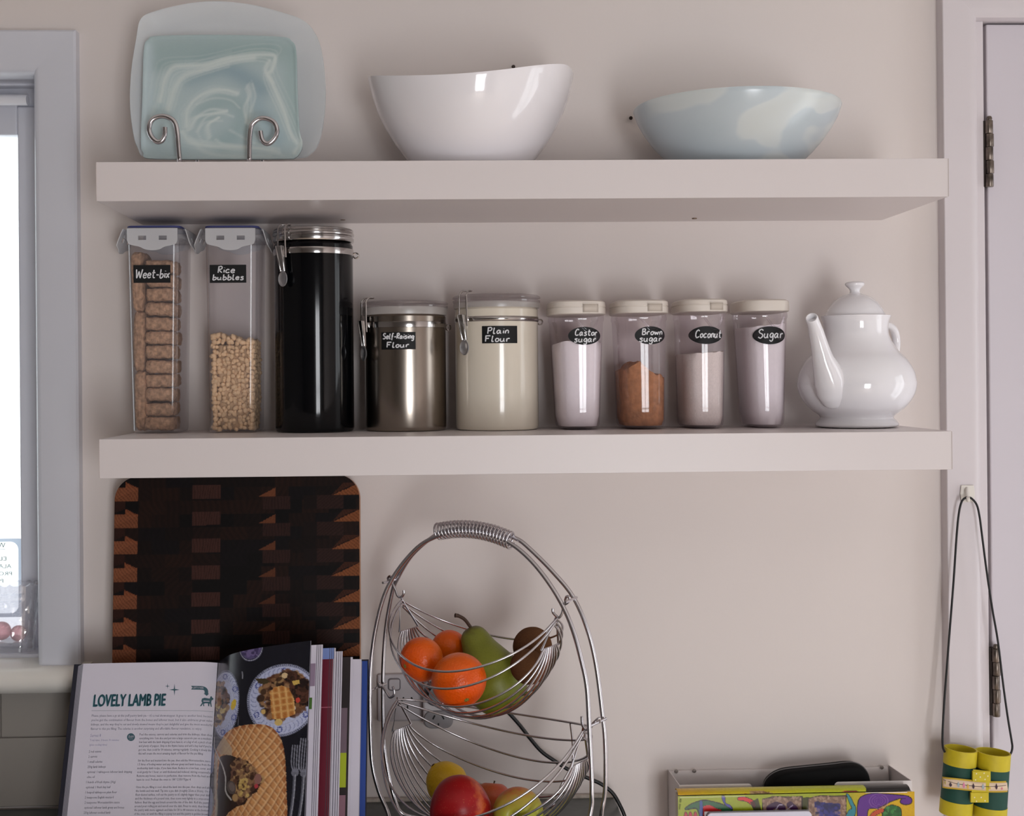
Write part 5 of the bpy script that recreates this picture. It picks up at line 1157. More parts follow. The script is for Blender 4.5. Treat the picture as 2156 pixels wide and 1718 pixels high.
# ---------------------------------------------------------------- fruit
def lin_ramp_fruit(name, cols, rough=.35, bump=.4, bscale=190, spots=None, axis='Z', nz=.25, nscale=6, spec=.4):
    m = bpy.data.materials.new(name); m.use_nodes = True; nt = m.node_tree; b = nt.nodes['Principled BSDF']; b.inputs['Roughness'].default_value = rough; b.inputs['Specular IOR Level'].default_value = spec
    tc = nt.nodes.new('ShaderNodeTexCoord'); n = nt.nodes.new('ShaderNodeTexNoise'); n.inputs['Scale'].default_value = nscale; n.inputs['Detail'].default_value = 5
    nt.links.new(tc.outputs['Generated'], n.inputs['Vector']); sp = nt.nodes.new('ShaderNodeSeparateXYZ'); nt.links.new(tc.outputs['Generated'], sp.inputs[0])
    ad = nt.nodes.new('ShaderNodeMath'); ad.operation = 'MULTIPLY_ADD'; ad.inputs[1].default_value = nz; nt.links.new(n.outputs['Fac'], ad.inputs[0])
    su = nt.nodes.new('ShaderNodeMath'); su.operation = 'SUBTRACT'; su.inputs[1].default_value = nz/2; nt.links.new(ad.outputs[0], su.inputs[0]); nt.links.new(sp.outputs[axis], ad.inputs[2])
    r = nt.nodes.new('ShaderNodeValToRGB')
    for i, (p, c) in enumerate(cols):
        e = r.color_ramp.elements[i] if i < 2 else r.color_ramp.elements.new(p); e.position = p; e.color = hexa(c)
    nt.links.new(su.outputs[0], r.inputs[0]); col = r.outputs[0]
    if spots:
        v = nt.nodes.new('ShaderNodeTexVoronoi'); v.inputs['Scale'].default_value = spots[0]; nt.links.new(tc.outputs['Object'], v.inputs['Vector'])
        lt = nt.nodes.new('ShaderNodeMath'); lt.operation = 'LESS_THAN'; lt.inputs[1].default_value = spots[1]; nt.links.new(v.outputs['Distance'], lt.inputs[0])
        mx = nt.nodes.new('ShaderNodeMix'); mx.data_type = 'RGBA'; mx.inputs['B'].default_value = hexa(spots[2]); nt.links.new(lt.outputs[0], mx.inputs['Factor']); nt.links.new(col, mx.inputs['A']); col = mx.outputs['Result']
    nt.links.new(col, b.inputs['Base Color'])
    if bump:
        n2 = nt.nodes.new('ShaderNodeTexVoronoi'); n2.inputs['Scale'].default_value = bscale; n2.feature = 'SMOOTH_F1'; nt.links.new(tc.outputs['Object'], n2.inputs['Vector']); bp = nt.nodes.new('ShaderNodeBump'); bp.inputs['Strength'].default_value = bump; bp.inputs['Distance'].default_value = .001
        nt.links.new(n2.outputs['Distance'], bp.inputs['Height']); nt.links.new(bp.outputs[0], b.inputs['Normal'])
    return m
M_or = lin_ramp_fruit('orange_peel', [(0, (226, 104, 4)), (1, (232, 84, 6))], .34, .55, 420, nz=.5)
M_stem = mat('woody_stem', (74, 56, 34), .8, noise=.3, nscale=200)
def fruit(name, label, cat, c, prof, axis, skin, stem=None, group=None):
    t = thing(name, label, cat, tuple(c), group); ax = Vector(axis).normalized()
    sp = spline([(r, z, 0) for r, z in prof], 5); pr = [(max(p.x, 0), p.y) for p in sp]; pr[0] = (0, pr[0][1]); pr[-1] = (0, pr[-1][1])
    mb = MB().lathe(pr, (0, 0, 0), 56); o = obj('flesh', MB().add([Vector(v)+Vector(c) for v in mb.v], mb.f), skin, t, angle=80)
    o.rotation_euler = Vector((0, 0, 1)).rotation_difference(ax).to_euler()
    return t, o
def orange(px, py, rpx, Y, axis, label, g='oranges in the upper basket'):
    c = P(px, py, Y); r = rpx/ppm(Y)
    prof = [(0, -.93), (.06, -.93), (.12, -.955), (.35, -.90), (.68, -.70), (.92, -.36), (1.0, 0), (.93, .36), (.70, .69), (.38, .88), (.12, .925), (.05, .90), (0, .89)]
    t, o = fruit('orange', label, 'orange', c, [(a*r, z*r) for a, z in prof], axis, M_or, group=g)
    s = MB()
    for k in range(6): a = k*math.pi/3; s.tube([(0, 0, .895*r), (.055*r*math.cos(a), .055*r*math.sin(a), .925*r), (.10*r*math.cos(a), .10*r*math.sin(a), .935*r)], [.05*r, .035*r, .008*r], 6)
    s.lathe([(0, .93*r), (.045*r, .92*r), (.05*r, .88*r), (0, .87*r)], (0, 0, 0), 10)
    ob = obj('calyx', MB().add([Vector(v)+Vector(c) for v in s.v], s.f), mat('dried_calyx', (128, 120, 46), .8), t); ob.rotation_euler = o.rotation_euler
orange(966, 1432, 58.5, -.245, (.30, -.80, -.62), 'brightest and largest orange at the front of the upper basket')
orange(888, 1388, 46.5, -.185, (-.8, -.55, -.2), 'orange at the left end of the upper basket')
orange(946, 1364, 38, -.125, (.2, .7, .6), 'half-hidden orange behind the two others in the upper basket')
# pear: leaning along its axis
YP = -.163; pa, pb = P(992, 1330, YP+.02), P(1052, 1452, YP-.020); ax = (pa-pb); Lp = ax.length
s_ = Lp/1.0; M_pear = lin_ramp_fruit('pear_skin', [(0, (112, 118, 30)), (.55, (126, 130, 40)), (.9, (118, 120, 42)), (1, (90, 76, 36))], .42, .15, 300, spots=(560, .16, (70, 72, 22)))
prof = [(0, -.26), (.05, -.25), (.16, -.285), (.31, -.20), (.40, 0), (.405, .12), (.37, .32), (.30, .50), (.235, .66), (.20, .80), (.165, .90), (.10, .965), (.04, .95), (0, .94)]
prof = [(r*.0965*1.05, (z*.096)) for r, z in prof]
pt_, po = fruit('pear', 'green speckled pear with a long dark stem in the upper basket', 'pear', pb, prof, ax, M_pear)
axn = ax.normalized(); tp_ = pb+axn*.091
obj('stem', MB().tube(spline([tp_-axn*.003, P(998, 1332, YP+.018), P(989, 1318, YP+.015), P(978, 1304, YP+.01), P(966, 1297, YP+.006), P(958, 1295.5, YP+.004)], 5), [.0034]*3+[.0024]*18+[.0027]*3+[.0030]*2, 10), mat('pear_stem', (66, 44, 32), .7), pt_)
M_kiwi = lin_ramp_fruit('kiwi_fuzz', [(0, (92, 60, 40)), (1, (110, 74, 48))], .95, 1.0, 900, nz=.6, nscale=14, spec=.1)
def kiwi(px, py, rpx, Y, axis, label, e=1.12):
    c = P(px, py, Y); r = rpx/ppm(Y); prof = [(0, -1*e), (.12, -.985*e), (.5, -.86*e), (.85, -.52*e), (1, 0), (.85, .52*e), (.5, .86*e), (.14, .985*e), (.08, 1.0*e), (0, .98*e)]
    t, o = fruit('kiwifruit', label, 'kiwifruit', c, [(a*r, z*r) for a, z in prof], axis, M_kiwi, group='kiwifruit in the upper basket')
    cp_ = MB().lathe([(0, 1.035*e*r), (.05*r, 1.03*e*r), (.08*r, .97*e*r), (0, .95*e*r)], (0, 0, 0), 12); ob = obj('calyx', MB().add([Vector(v)+Vector(c) for v in cp_.v], cp_.f), M_stem, t); ob.rotation_euler = o.rotation_euler
kiwi(1121, 1361, 41, -.188, (.9, .3, .35), 'brown fuzzy kiwifruit on top at the right end of the upper basket', 1.02)
kiwi(1112, 1404, 36.5, -.236, (.75, -.45, -.3), 'brown kiwifruit lying under the other one in the upper basket', 1.08)
# lower basket
YL_ = -.175; c = P(942, 1650, YL_); M_lem = lin_ramp_fruit('lemon_peel', [(0, (206, 160, 18)), (1, (212, 170, 26))], .4, .6, 330)
prof = [(0, -1.28), (.12, -1.24), (.2, -1.12), (.42, -.98), (.80, -.62), (.98, -.1), (.96, .25), (.72, .72), (.40, .98), (.20, 1.06), (.12, 1.12), (.10, 1.10), (0, 1.09)]
t, o = fruit('lemon', 'yellow lemon at the back left of the lower basket', 'lemon', c, [(a*.0285, z*.0285) for a, z in prof], P(908, 1606, YL_)-c, M_lem)
ob = obj('stem_end', MB().lathe([(0, .0328), (.0022, .0326), (.003, .0312), (0, .030)], tuple(c), 10), M_stem, t); ob.location = (0, 0, 0)
me_ = ob.data; me_.transform(Matrix.Rotation(0, 4, 'X')); ob.rotation_euler = o.rotation_euler
aprof = [(0, -.72), (.05, -.74), (.16, -.86), (.32, -.90), (.58, -.80), (.84, -.46), (1.0, .02), (.98, .34), (.80, .68), (.52, .86), (.30, .86), (.14, .76), (.06, .66), (0, .64)]
def apple(px, py, rpx, Y, axis, cols, label, name='apple', ax_='X', g='apples in the lower basket', nz=.35):
    c = P(px, py, Y); r = rpx/ppm(Y); sk = lin_ramp_fruit('apple_skin', cols, .34, .0, spec=.3, nz=nz, nscale=9, axis=ax_, spots=(420, .10, (206, 150, 90)))
    t, o = fruit(name, label, name, c, [(a*r, z*r) for a, z in aprof], axis, sk, group=g)
    st = MB().tube([(0, 0, .62*r), (.02*r, 0, .80*r), (.07*r, 0, 1.02*r)], [.035*r, .03*r, .045*r], 8); ob = obj('stem', MB().add([Vector(v)+Vector(c) for v in st.v], st.f), M_stem, t); ob.rotation_euler = o.rotation_euler
apple(968, 1697, 64, -.275, (.12, -.62, -.60), [(0, (140, 14, 20)), (.55, (158, 20, 24)), (.70, (196, 88, 40)), (.78, (160, 26, 26)), (1, (132, 18, 24))], 'large red apple at the front of the lower basket')
apple(1092, 1711, 53, -.28, (-.2, -.85, .15), [(0, (150, 146, 40)), (.45, (164, 168, 56)), (.8, (176, 150, 60)), (1, (190, 96, 60))], 'yellow-green apple at the right of the lower basket', ax_='Y')
apple(1036, 1684, 38, -.195, (.1, .3, 1), [(0, (176, 96, 50)), (.5, (186, 84, 50)), (1, (160, 60, 44))], 'small orange-red apple half hidden between the two larger apples')

# ================================================================ wall outlet, adaptor and cord
M_plate = mat('white_outlet_plastic', (196, 190, 194), .35)
po_ = thing('wall_outlet', 'white double power outlet on the wall behind the fruit stand', 'outlet', (P(880, 1460, 0).x, 0, P(880, 1520, 0).z))
za, zb = P(850, 1516, 0).z, P(850, 1417, 0).z; xa, xb = P(795, 1460, 0).x, P(976, 1460, 0).x
obj('plate', MB().box((xa, -.009, za), (xb, -.0004, zb)), M_plate, po_, smooth=False, bevel=.003)
for px in (830, 946):
    a, b = P(px-11, 1452, -.01), P(px+11, 1430, -.01); obj('switch', MB().prism(rrect(a.x, b.x, a.z, b.z, .003, -.0092), (0, -.003, 0)), M_plate, po_, bevel=.0008)
    obj('switch_frame', MB().tube(rrect(a.x-.001, b.x+.001, a.z-.001, b.z+.001, .004, -.0092), .0009, 6, closed=True), mat('outlet_line_grey', (128, 122, 126), .5), po_)
def slots(px, py, Y, parent, s=1.0, m=None):
    mb = MB()
    for dx, dy, an in ((-10, -6, -.5), (10, -6, .5), (0, 12, 0)):
        c = P(px+dx*s, py+dy*s, Y); ca, sa = math.cos(an), math.sin(an); w_, h_ = .0011, .0032
        mb.prism([(c.x+ca*a-sa*b, Y, c.z+sa*a+ca*b) for a, b in ((-w_, -h_), (w_, -h_), (w_, h_), (-w_, h_))], (0, .0006, 0))
    return obj('slots', mb, mat('black_socket_slot', (18, 16, 18), .7), parent, smooth=False)
slots(858, 1478, -.0094, po_)
ad = thing('power_adaptor', 'white double adaptor with a grey socket face plugged into the outlet', 'adaptor', (P(925, 1480, -.02).x, -.0092, P(925, 1500, -.02).z))
a, b = P(891, 1542, -.034), P(952, 1440, -.034)
obj('body', MB().prism(rrect(a.x, b.x, a.z+.006, b.z, .009, -.034), (0, .0245, 0)), mat('adaptor_white', (206, 200, 202), .4), ad, bevel=.003, seg=3)
a, b = P(893, 1534, -.036), P(954, 1496, -.036)
f_ = obj('socket_face', MB().prism(rrect(a.x, b.x, a.z, b.z, .011, -.0372), (0, .0035, 0)), mat('adaptor_grey', (138, 134, 136), .5), ad, bevel=.0012); f_['label'] = 'grey socket face'
slots(923, 1516, -.0376, ad, .95)
cord = thing('appliance_lead', 'black round plug with its lead trailing behind the fruit stand and over the worktop end', 'lead', tuple(P(922, 1462, -.05)))
pc_ = P(920, 1460, -.045)
obj('plug', MB().lathe([(0, -.012), (.0165, -.012), (.0185, -.010), (.019, -.004), (.017, .008), (.013, .013), (0, .0135)], (pc_.x, -.0465, pc_.z), 36, (.1, -1, .05)), mat('black_plug', (14, 14, 18), .4), cord)
cpx = [(926, 1465, -.060), (955, 1462, -.062), (1000, 1466, -.052), (1045, 1482, -.042), (1062, 1492, -.038), (1092, 1524, -.034), (1118, 1557, -.032), (1140, 1582, -.032), (1165, 1600, -.034), (1200, 1622, -.036), (1245, 1641, -.036), (1268, 1652, -.038), (1290, 1670, -.04), (1305, 1695, -.045), (1316, 1722, -.05), (1322, 1760, -.05), (1322, 1800, -.04)]
obj('cord', MB().tube(spline([P(x, y, Y) for x, y, Y in cpx], 6), .0028, 10), mat('black_cord', (16, 16, 18), .45), cord, angle=80)

# ================================================================ magazine rack on the wall
M_rack = mat('white_rack_metal', (214, 206, 204), .45)
RL, RRt = P(1406, 1640, 0).x, P(1873, 1640, 0).x; zt_ = P(1640, 1617, 0).z
rk = thing('magazine_rack', 'white metal wall rack stuffed with a dinosaur book and papers', 'rack', ((RL+RRt)/2, 0, .60))
YK = -.094; zfl = P(1430, 1653, YK).z
obj('back_rail', MB().prism([(RL+.001, -.0006, zt_), (RL+.001, -.006, zt_+.0005), (RL+.001, -.0085, zt_-.003), (RL+.001, -.0085, zt_-.024), (RL+.001, -.006, zt_-.027), (RL+.001, -.0006, zt_-.027)], (RRt-RL-.006, 0, 0)), M_rack, rk, angle=50, smooth=True)
for px in (1424, 1462, 1857):
    p = P(px, 1625, -.0087); obj('screw', MB().lathe([(0, 0), (.003, 0), (.0025, .0012), (0, .0016)], (p.x, -.0084, P(1640, 1622, -.0085).z+.0015), 12, (0, -1, 0)), mat('rack_screw', (150, 140, 134), .4, metal=.5), rk)
obj('back_plate', MB().box((RL, -.0030, .60), (RRt, -.0006, zt_-.028)), M_rack, rk, smooth=False)
for x in (RL, RRt-.0012):
    obj('side_panel', MB().prism([(x, -.0006, zt_+.001), (x, YK+.0013, zfl), (x, YK+.0013, .60), (x, -.0006, .60)], (.0012, 0, 0)), M_rack, rk, smooth=False)
def flap(p0, p1, rl, rr_):
    xa, xb = P(p0[0], p0[1], YK).x, P(p1[0], p1[1], YK).x; zt1_ = zfl
    if rl < .001: xa = RL
    if rr_ < .001: xb = RRt
    pts = []
    for cx_, r, s in ((xb-rr_, rr_, 0), (xa+rl, rl, 90)):
        for k in range(7): t = math.radians(s+90*k/6); pts.append((cx_+r*math.cos(t), YK, zt1_-r+r*math.sin(t)))
    return pts+[(xa, YK, .60), (xb, YK, .60)]
obj('front_flap', MB().prism(flap((1428, 1651), (1584, 1652), .0005, .006), (0, .0012, 0)), M_rack, rk, smooth=False)
obj('front_flap', MB().prism(flap((1757, 1648), (1915, 1646), .006, .0005), (0, .0012, 0)), M_rack, rk, smooth=False)
xa, xb = P(1584, 1652, YK).x, P(1757, 1648, YK).x
obj('front_panel', MB().box((xa-.004, YK, .60), (xb+.004, YK+.0012, P(1660, 1695, YK).z)), M_rack, rk, smooth=False)
obj('floor_panel', MB().box((RL, -.160, .60), (RRt, -.0006, .6015)), M_rack, rk, smooth=False)
obj('outer_pocket', MB().box((RL, -.160, .60), (RRt, -.1588, P(1640, 1780, -.15).z)).box((RL, -.1587, .6017), (RL+.0012, YK, P(1640, 1780, -.15).z)).box((RRt-.0012, -.1587, .6017), (RRt, YK, P(1640, 1780, -.15).z)), M_rack, rk, smooth=False)
# black rounded case in the rack
YS = -.05
cpts = [P(x, y, YS) for x, y in ((1606, 1660), (1611, 1645), (1620, 1634), (1634, 1625), (1655, 1619), (1700, 1614), (1750, 1609), (1786, 1605), (1803, 1607), (1817, 1615), (1826, 1628), (1830, 1645), (1832, 1665))]
cring = spline(cpts, 5); xm0, xm1 = cring[0].x, cring[-1].x
ring2 = cring+[Vector((xm1+.002, YS, .63)), Vector((xm1-.01, YS, .604)), Vector((xm0+.01, YS, .604)), Vector((xm0-.002, YS, .63))]
cz_ = sum(ring2, Vector())/len(ring2)
sl = lambda k, dy: [Vector((cz_.x+(p.x-cz_.x)*k, YS+dy, cz_.z+(p.z-cz_.z)*k)) for p in ring2]
bc = thing('zip_case', 'black rounded case poking up out of the wall rack', 'case', (cz_.x, YS, .604))
obj('shell', MB().loft([sl(.86, .0160), sl(.95, .0135), sl(.99, .008), sl(1, .001), sl(1, -.001), sl(.99, -.008), sl(.95, -.0135), sl(.86, -.0160)]), mat('black_neoprene', (6, 6, 7), .7, spec=.15), bc, angle=60)
obj('piping', MB().tube([Vector((p.x, YS, p.z)) for p in [cz_+(q-cz_)*1.004 for q in ring2]], .0011, 6, closed=True), mat('grey_edge_halo', (92, 88, 88), .5), bc)  # thin grey tube stands in for the halo of light along the case edge
# dinosaur book: spine uppermost, cover facing the room
YD0, YD1 = -.098, -.122
R_ = Ras(160, 335, 2030, 1035, 2.8, (150, 160, 22))
R_.put(np.clip((R_.xx-1450)/250, 0, 1), (206, 164, 20)); R_.grain(.05, 4)
def outlined(pts, col, w=16):
    q = [(p.x, p.y) for p in spline([(x, y, 0) for x, y in pts], 4, True)]; R_.line(q+q[:1], w, (22, 16, 18)); R_.poly(q, col)
outlined([(240, 440), (290, 405), (380, 380), (480, 400), (560, 430), (600, 470), (540, 530), (420, 560), (360, 520), (330, 440), (270, 440)], (40, 92, 54)); outlined([(375, 430), (430, 418), (470, 440), (520, 465), (480, 520), (380, 500)], (196, 34, 34), 5); outlined([(350, 395), (370, 390), (372, 500), (350, 520)], (52, 74, 140), 4); outlined([(520, 350), (545, 352), (548, 400), (585, 420), (600, 450), (545, 410)], (70, 66, 150), 8)
outlined([(650, 362), (700, 360), (760, 385), (782, 425), (770, 440), (735, 405), (690, 385), (652, 380)], (206, 40, 44), 10); R_.poly([(740, 400), (800, 370), (830, 470), (770, 470)], (34, 26, 24), .9)
for x in (235, 270, 310): outlined([(x, 470), (x+18, 485), (x+24, 560), (x+4, 700), (x-10, 560)], (176, 40, 60), 8)
for x0, x1 in ((840, 1142), (1195, 1484)):
    stone = [(x0, 380), (x0+90, 362), (x1-90, 368), (x1, 366), (x1-4, 800), (x0-8, 800)]; R_.line(stone+stone[:1], 14, (40, 28, 24)); R_.poly(stone, (128, 98, 82)); R_.blobs(420, R_.inside(stone), 5, 16, [(156, 124, 104), (98, 72, 62), (174, 146, 124)], .6)
R_.poly([(1140, 372), (1196, 366), (1196, 500), (1140, 500)], (40, 36, 20), .9)
S_pts = [(880, 440), (940, 420), (1000, 440), (960, 470), (1010, 500), (1090, 480), (1095, 430), (1040, 418)]
R_.curve([(890, 450), (940, 425), (990, 450), (980, 500), (1060, 520), (1090, 470), (1050, 425)], 52, (58, 22, 60)); R_.curve([(930, 480), (960, 430), (990, 425)], 5, (196, 180, 206)); R_.curve([(1000, 500), (1030, 460), (1070, 430)], 5, (190, 170, 200))
R_.poly([(1240, 405), (1440, 425), (1440, 700), (1240, 700)], (42, 40, 104)); R_.poly([(1240, 450), (1320, 470), (1240, 490), (1330, 515), (1240, 540)], (150, 120, 104)); R_.poly([(1440, 470), (1380, 495), (1440, 520)], (150, 120, 104)); R_.blobs(60, R_.inside([(1250, 410), (1430, 430), (1430, 600), (1250, 600)]), 8, 26, [(60, 60, 140), (28, 26, 70)], .6)
outlined([(1490, 350), (1515, 370), (1545, 430), (1560, 470), (1540, 560), (1500, 660), (1480, 560), (1500, 490), (1530, 460), (1510, 410)], (44, 128, 140), 10)
outlined([(1580, 430), (1600, 380), (1680, 352), (1780, 356), (1880, 366), (1960, 376), (1995, 400), (1990, 430), (1950, 440), (1912, 425), (1920, 400), (1960, 395), (1900, 392), (1820, 420), (1740, 460), (1660, 470), (1640, 560), (1590, 640), (1575, 520)], (92, 40, 132), 14)
for r in (14, 26, 40, 56): R_.ell(1740, 410, r*1.3, r, (132, 84, 160), ring=.10, al=.6)
outlined([(1790, 470), (1830, 448), (1870, 452), (1910, 480), (1900, 560), (1800, 600), (1770, 520)], (42, 110, 52), 14); R_.blobs(40, R_.inside([(1790, 470), (1890, 460), (1900, 540), (1800, 560)]), 10, 24, [(70, 140, 70), (30, 80, 40)], .7); outlined([(1690, 500), (1760, 470), (1780, 490), (1720, 520), (1660, 560)], (190, 74, 44), 8)
R_.line([(1640, 341), (1960, 345)], 6, (230, 226, 230), .8); R_.line([(200, 352), (700, 352)], 5, (226, 226, 190), .7)
db = thing('picture_book', 'bright yellow and green dinosaur picture book in the wall rack', 'book', (P(1700, 1700, -.11).x, -.105, .61))
xl_, xr2 = P(1427, 1673, YD1).x, P(1925, 1669, YD1).x; zt2 = P(1670, 1671, YD1).z; zb2 = .604
NX, NZ = 720, 150
mb = MB(); hh = zt2-zb2
mb.grid(lambda u, v: (xl_+(xr2-xl_)*u, YD1-.0008, zt2-hh*v**1.8), NX, NZ)
V = np.array(mb.v); mb.c = R_.at(182+(V[:, 0]-xl_)/(xr2-xl_)*(2020-182), 340+(zt2-V[:, 2])*ppm(YD1)*3.717)
cvm = obj('cover', mb, printed('glossy_book_cover', .25, .5), db, smooth=False, recalc=False)
obj('pages', MB().box((xl_+.001, YD1-.0006, zb2), (xr2-.001, YD0, zt2-.002)), mat('book_page_block', (206, 196, 180), .8), db, smooth=False)
R_ = Ras(160, 270, 2030, 345, 3.0, (196, 176, 20)); R_.put(np.clip((R_.xx-700)/500, 0, 1), (176, 180, 24)); R_.put(np.clip((600-R_.xx)/400, 0, 1), (206, 160, 22)); R_.poly([(738, 300), (840, 300), (940, 332), (738, 332)], (170, 138, 92)); R_.blobs(30, R_.inside([(760, 305), (880, 310), (930, 330), (760, 330)]), 4, 12, [(110, 80, 50)], .7)
R_.ell(705, 345, 34, 22, (150, 40, 30)); R_.ell(1510, 345, 80, 34, (180, 34, 44)); R_.line([(1440, 334), (1490, 318), (1560, 318), (1600, 340)], 6, (50, 24, 20)); R_.poly([(1640, 282), (2010, 276), (2010, 328), (1632, 332)], (18, 14, 14)); R_.poly([(355, 345), (368, 320), (385, 345)], (50, 24, 16)); R_.line([(160, 338), (1640, 338)], 6, (90, 80, 16), .7); R_.grain(.05, 3)
mb = MB(); zs_ = P(1670, 1657.5, (YD0+YD1)/2).z
def spn(u, v):
    a = math.pi*(v*.92+.04); ym, rr_ = (YD0+YD1)/2, (YD1-YD0)/2; return (xl_+.0005+(xr2-xl_-.006)*u, ym-rr_*-math.cos(a)*-1, zt2+.0004+(zs_-zt2)*math.sin(a)*1.0)
mb.grid(spn, 400, 16); V = np.array(mb.v); n_ = 401; vv = np.repeat(np.linspace(0, 1, 17), n_)
mb.c = R_.at(182+(V[:, 0]-xl_)/(xr2-xl_)*(2008-182), 335-vv*0+(-(V[:, 2]-zt2)/(zs_-zt2))*48)
obj('spine', mb, printed('glossy_book_cover', .25, .5), db, angle=80, recalc=False)
m = MB(); bx = P(1431.5, 1702, YD1-.001); type_line(m, 'REF. 5H04', P(1431, 1682, YD1-.0012), P(1428.5, 1704, YD1-.0012), (1, 0, 0), 4.2/ppm(YD1), 1)
obj('lettering', m, mat('cover_black_ink', (24, 30, 14), .6), cvm, smooth=False)
# papers in front of the book
pf = thing('paper_file', 'white papers in a clear sleeve in front of the dinosaur book', 'papers', (P(1600, 1715, -.125).x, -.125, .604))
a, b = P(1489, 1712, -.136), P(1709, 1709, -.136)
obj('papers', MB().prism(rrect(a.x, b.x, .604, (a.z+b.z)/2, .006, -.136), (0, .004, 0)), mat('white_papers', (216, 212, 226), .6), pf, smooth=False)
sl_ = obj('sleeve', MB().box((a.x-.003, -.1316, .604), (b.x-.002, -.1306, (a.z+b.z)/2+.0012)), clear('clear_sleeve', (200, 196, 200), .2, (200, 196, 204), .1, .1), pf, smooth=False)

# ================================================================ hook and toy binoculars
hk = thing('adhesive_hook', 'small white stick-on hook on the door casing', 'hook', tuple(P(2036, 1040, -.0255)))
a, b = P(2021.5, 1057, -.0255), P(2050.5, 1021, -.0255)
M_hk = mat('white_hook_plastic', (222, 216, 208), .35)
hp_ = [(a.x+.001, -.0254, a.z), (a.x-.0006, -.0254, (a.z+b.z)/2), (a.x+.001, -.0254, b.z), (b.x-.001, -.0254, b.z), (b.x+.0006, -.0254, (a.z+b.z)/2), (b.x-.001, -.0254, a.z)]
obj('pad', MB().prism(hp_, (0, -.003, 0)), M_hk, hk, bevel=.001, smooth=False)
h1 = [P(x, y, Y) for x, y, Y in ((2036, 1028, -.0285), (2036.5, 1036, -.034), (2037.5, 1045, -.0365), (2038, 1051, -.037), (2038, 1053, -.041), (2038, 1047, -.043))]
obj('peg', MB().tube(spline(h1, 5), [.0028]*26, 12), M_hk, hk, angle=80)
tb = thing('toy_binoculars', 'homemade green and yellow cardboard-tube binoculars hanging by a black cord', 'toy', tuple(P(2058, 1640, -.058)))
M_yel = mat('yellow_washi_tape', (196, 176, 22), .6, noise=.06, nscale=90); M_grn = mat('dark_green_card', (14, 66, 54), .7, noise=.08, nscale=60)
def tube_pair(t, b, rpx, Y):
    ct_, cb_ = P(*t, Y), P(*b, Y); r = rpx/ppm(Y); ax = (ct_-cb_); L = ax.length; a_ = ax.normalized()
    o_ = obj('card_tube', MB().lathe([(r, 0), (r, L), (r-.0012, L), (r-.0012, 0), (r, 0)], tuple(cb_), 48, a_), M_grn, tb, angle=50)
    for z0_, z1_ in ((L-.0225, L+.0002), (-.0002, .020)):
        e = obj('yellow_band', MB().lathe([(r-.0014, z0_+(0 if z0_ > 0 else 0)), (r+.0005, z0_), (r+.0005, z1_), (r-.0015, z1_), (r-.0015, z0_)], tuple(cb_), 48, a_), M_yel, o_, angle=50); e['label'] = 'yellow tape band'
    return ct_, cb_, r, a_, L
A_ = tube_pair((2023, 1576), (2012, 1712), 33, -.062); B_ = tube_pair((2091, 1583), (2082, 1724), 35, -.062)
# strap of printed tape round both tubes, folded yellow tab in the middle
fr = -.062-B_[2]-.0014
sp0 = [(1984, 1646, -.062), (1985.5, 1647, -.078), (1996, 1648.5, fr+.003), (2012, 1650, fr), (2040, 1653, fr-.001), (2075, 1656, fr-.001), (2100, 1656.5, fr), (2116, 1656, fr+.004), (2122, 1655, -.074), (2122, 1655, -.062)]
sp0 = spline([P(*p) for p in sp0], 6); hgt = 24/ppm(fr); strapY = lambda x: min(p.y+(q.y-p.y)*(0 if abs(q.x-p.x) < 1e-9 else (x-p.x)/(q.x-p.x)) for p, q in zip(sp0, sp0[1:]) if min(p.x, q.x)-1e-6 <= x <= max(p.x, q.x)+1e-6)
def band(h0, h1, m, name, off, parent, lab=None):
    mb = MB(); vs = [p+Vector((0, -off, h)) for h in (h0, h1) for p in sp0]; n = len(sp0); mb.add(vs, [(i, i+1, n+i+1, n+i) for i in range(n-1)])
    o = obj(name, mb, m, parent, recalc=False); s = o.modifiers.new('thick', 'SOLIDIFY'); s.thickness = .0004; s.offset = 0
    if lab: o['label'] = lab
    return o
stp = band(-hgt/2, hgt/2, mat('yellow_tape_edge', (206, 172, 50), .6), 'tape_strap', .0003, tb, 'printed paper tape strap'); band(-hgt*.36, hgt*.36, mat('pink_paper_tape', (222, 196, 170), .6), 'tape_face', .0008, stp)
tabm = MB()
def tabp(px, py, o=0): return P(px, py, fr-.0042-o)
for y0_, y1_, x0_, x1_ in ((1624, 1645, 2048, 2086), (1669, 1690, 2044, 2082)):
    q = [tabp(x0_, y0_), tabp(x1_, y0_), tabp(x1_, y1_), tabp(x0_, y1_)]; tabm.prism(q, (0, .004, 0))
tabm.prism([tabp(2049, 1620, -.0022), tabp(2086, 1624, -.0022), tabp(2080, 1690, -.0022), tabp(2044, 1690, -.0022)], (0, .001, 0))
tab = obj('folded_tab', tabm, M_yel, tb, smooth=False, bevel=.0006); tab['label'] = 'folded yellow tab with white dots'
m = MB()
for x, y in ((2056, 1629), (2072, 1628), (2064, 1636), (2080, 1634), (2054, 1642), (2074, 1641), (2052, 1679), (2066, 1679), (2056, 1687), (2074, 1686)):
    c = tabp(x, y, .0003); m.add([(c.x, c.y, c.z)]+[(c.x+.0011*math.cos(k*.7854), c.y, c.z+.0011*math.sin(k*.7854)) for k in range(8)], [(0, 1+k, 1+(k+1) % 8) for k in range(8)])
for up_ in (True, False):
    zc0 = tabp(2060, 1656).z; d_ = MB()
    for i in range(0, len(m.v), 9):
        if (m.v[i][2] > zc0) == up_: d_.add(m.v[i:i+9], [(0, 1+k, 1+(k+1) % 8) for k in range(8)])
    obj('dot_pattern', d_, mat('tape_dots', (226, 214, 170), .7), tab, smooth=False)
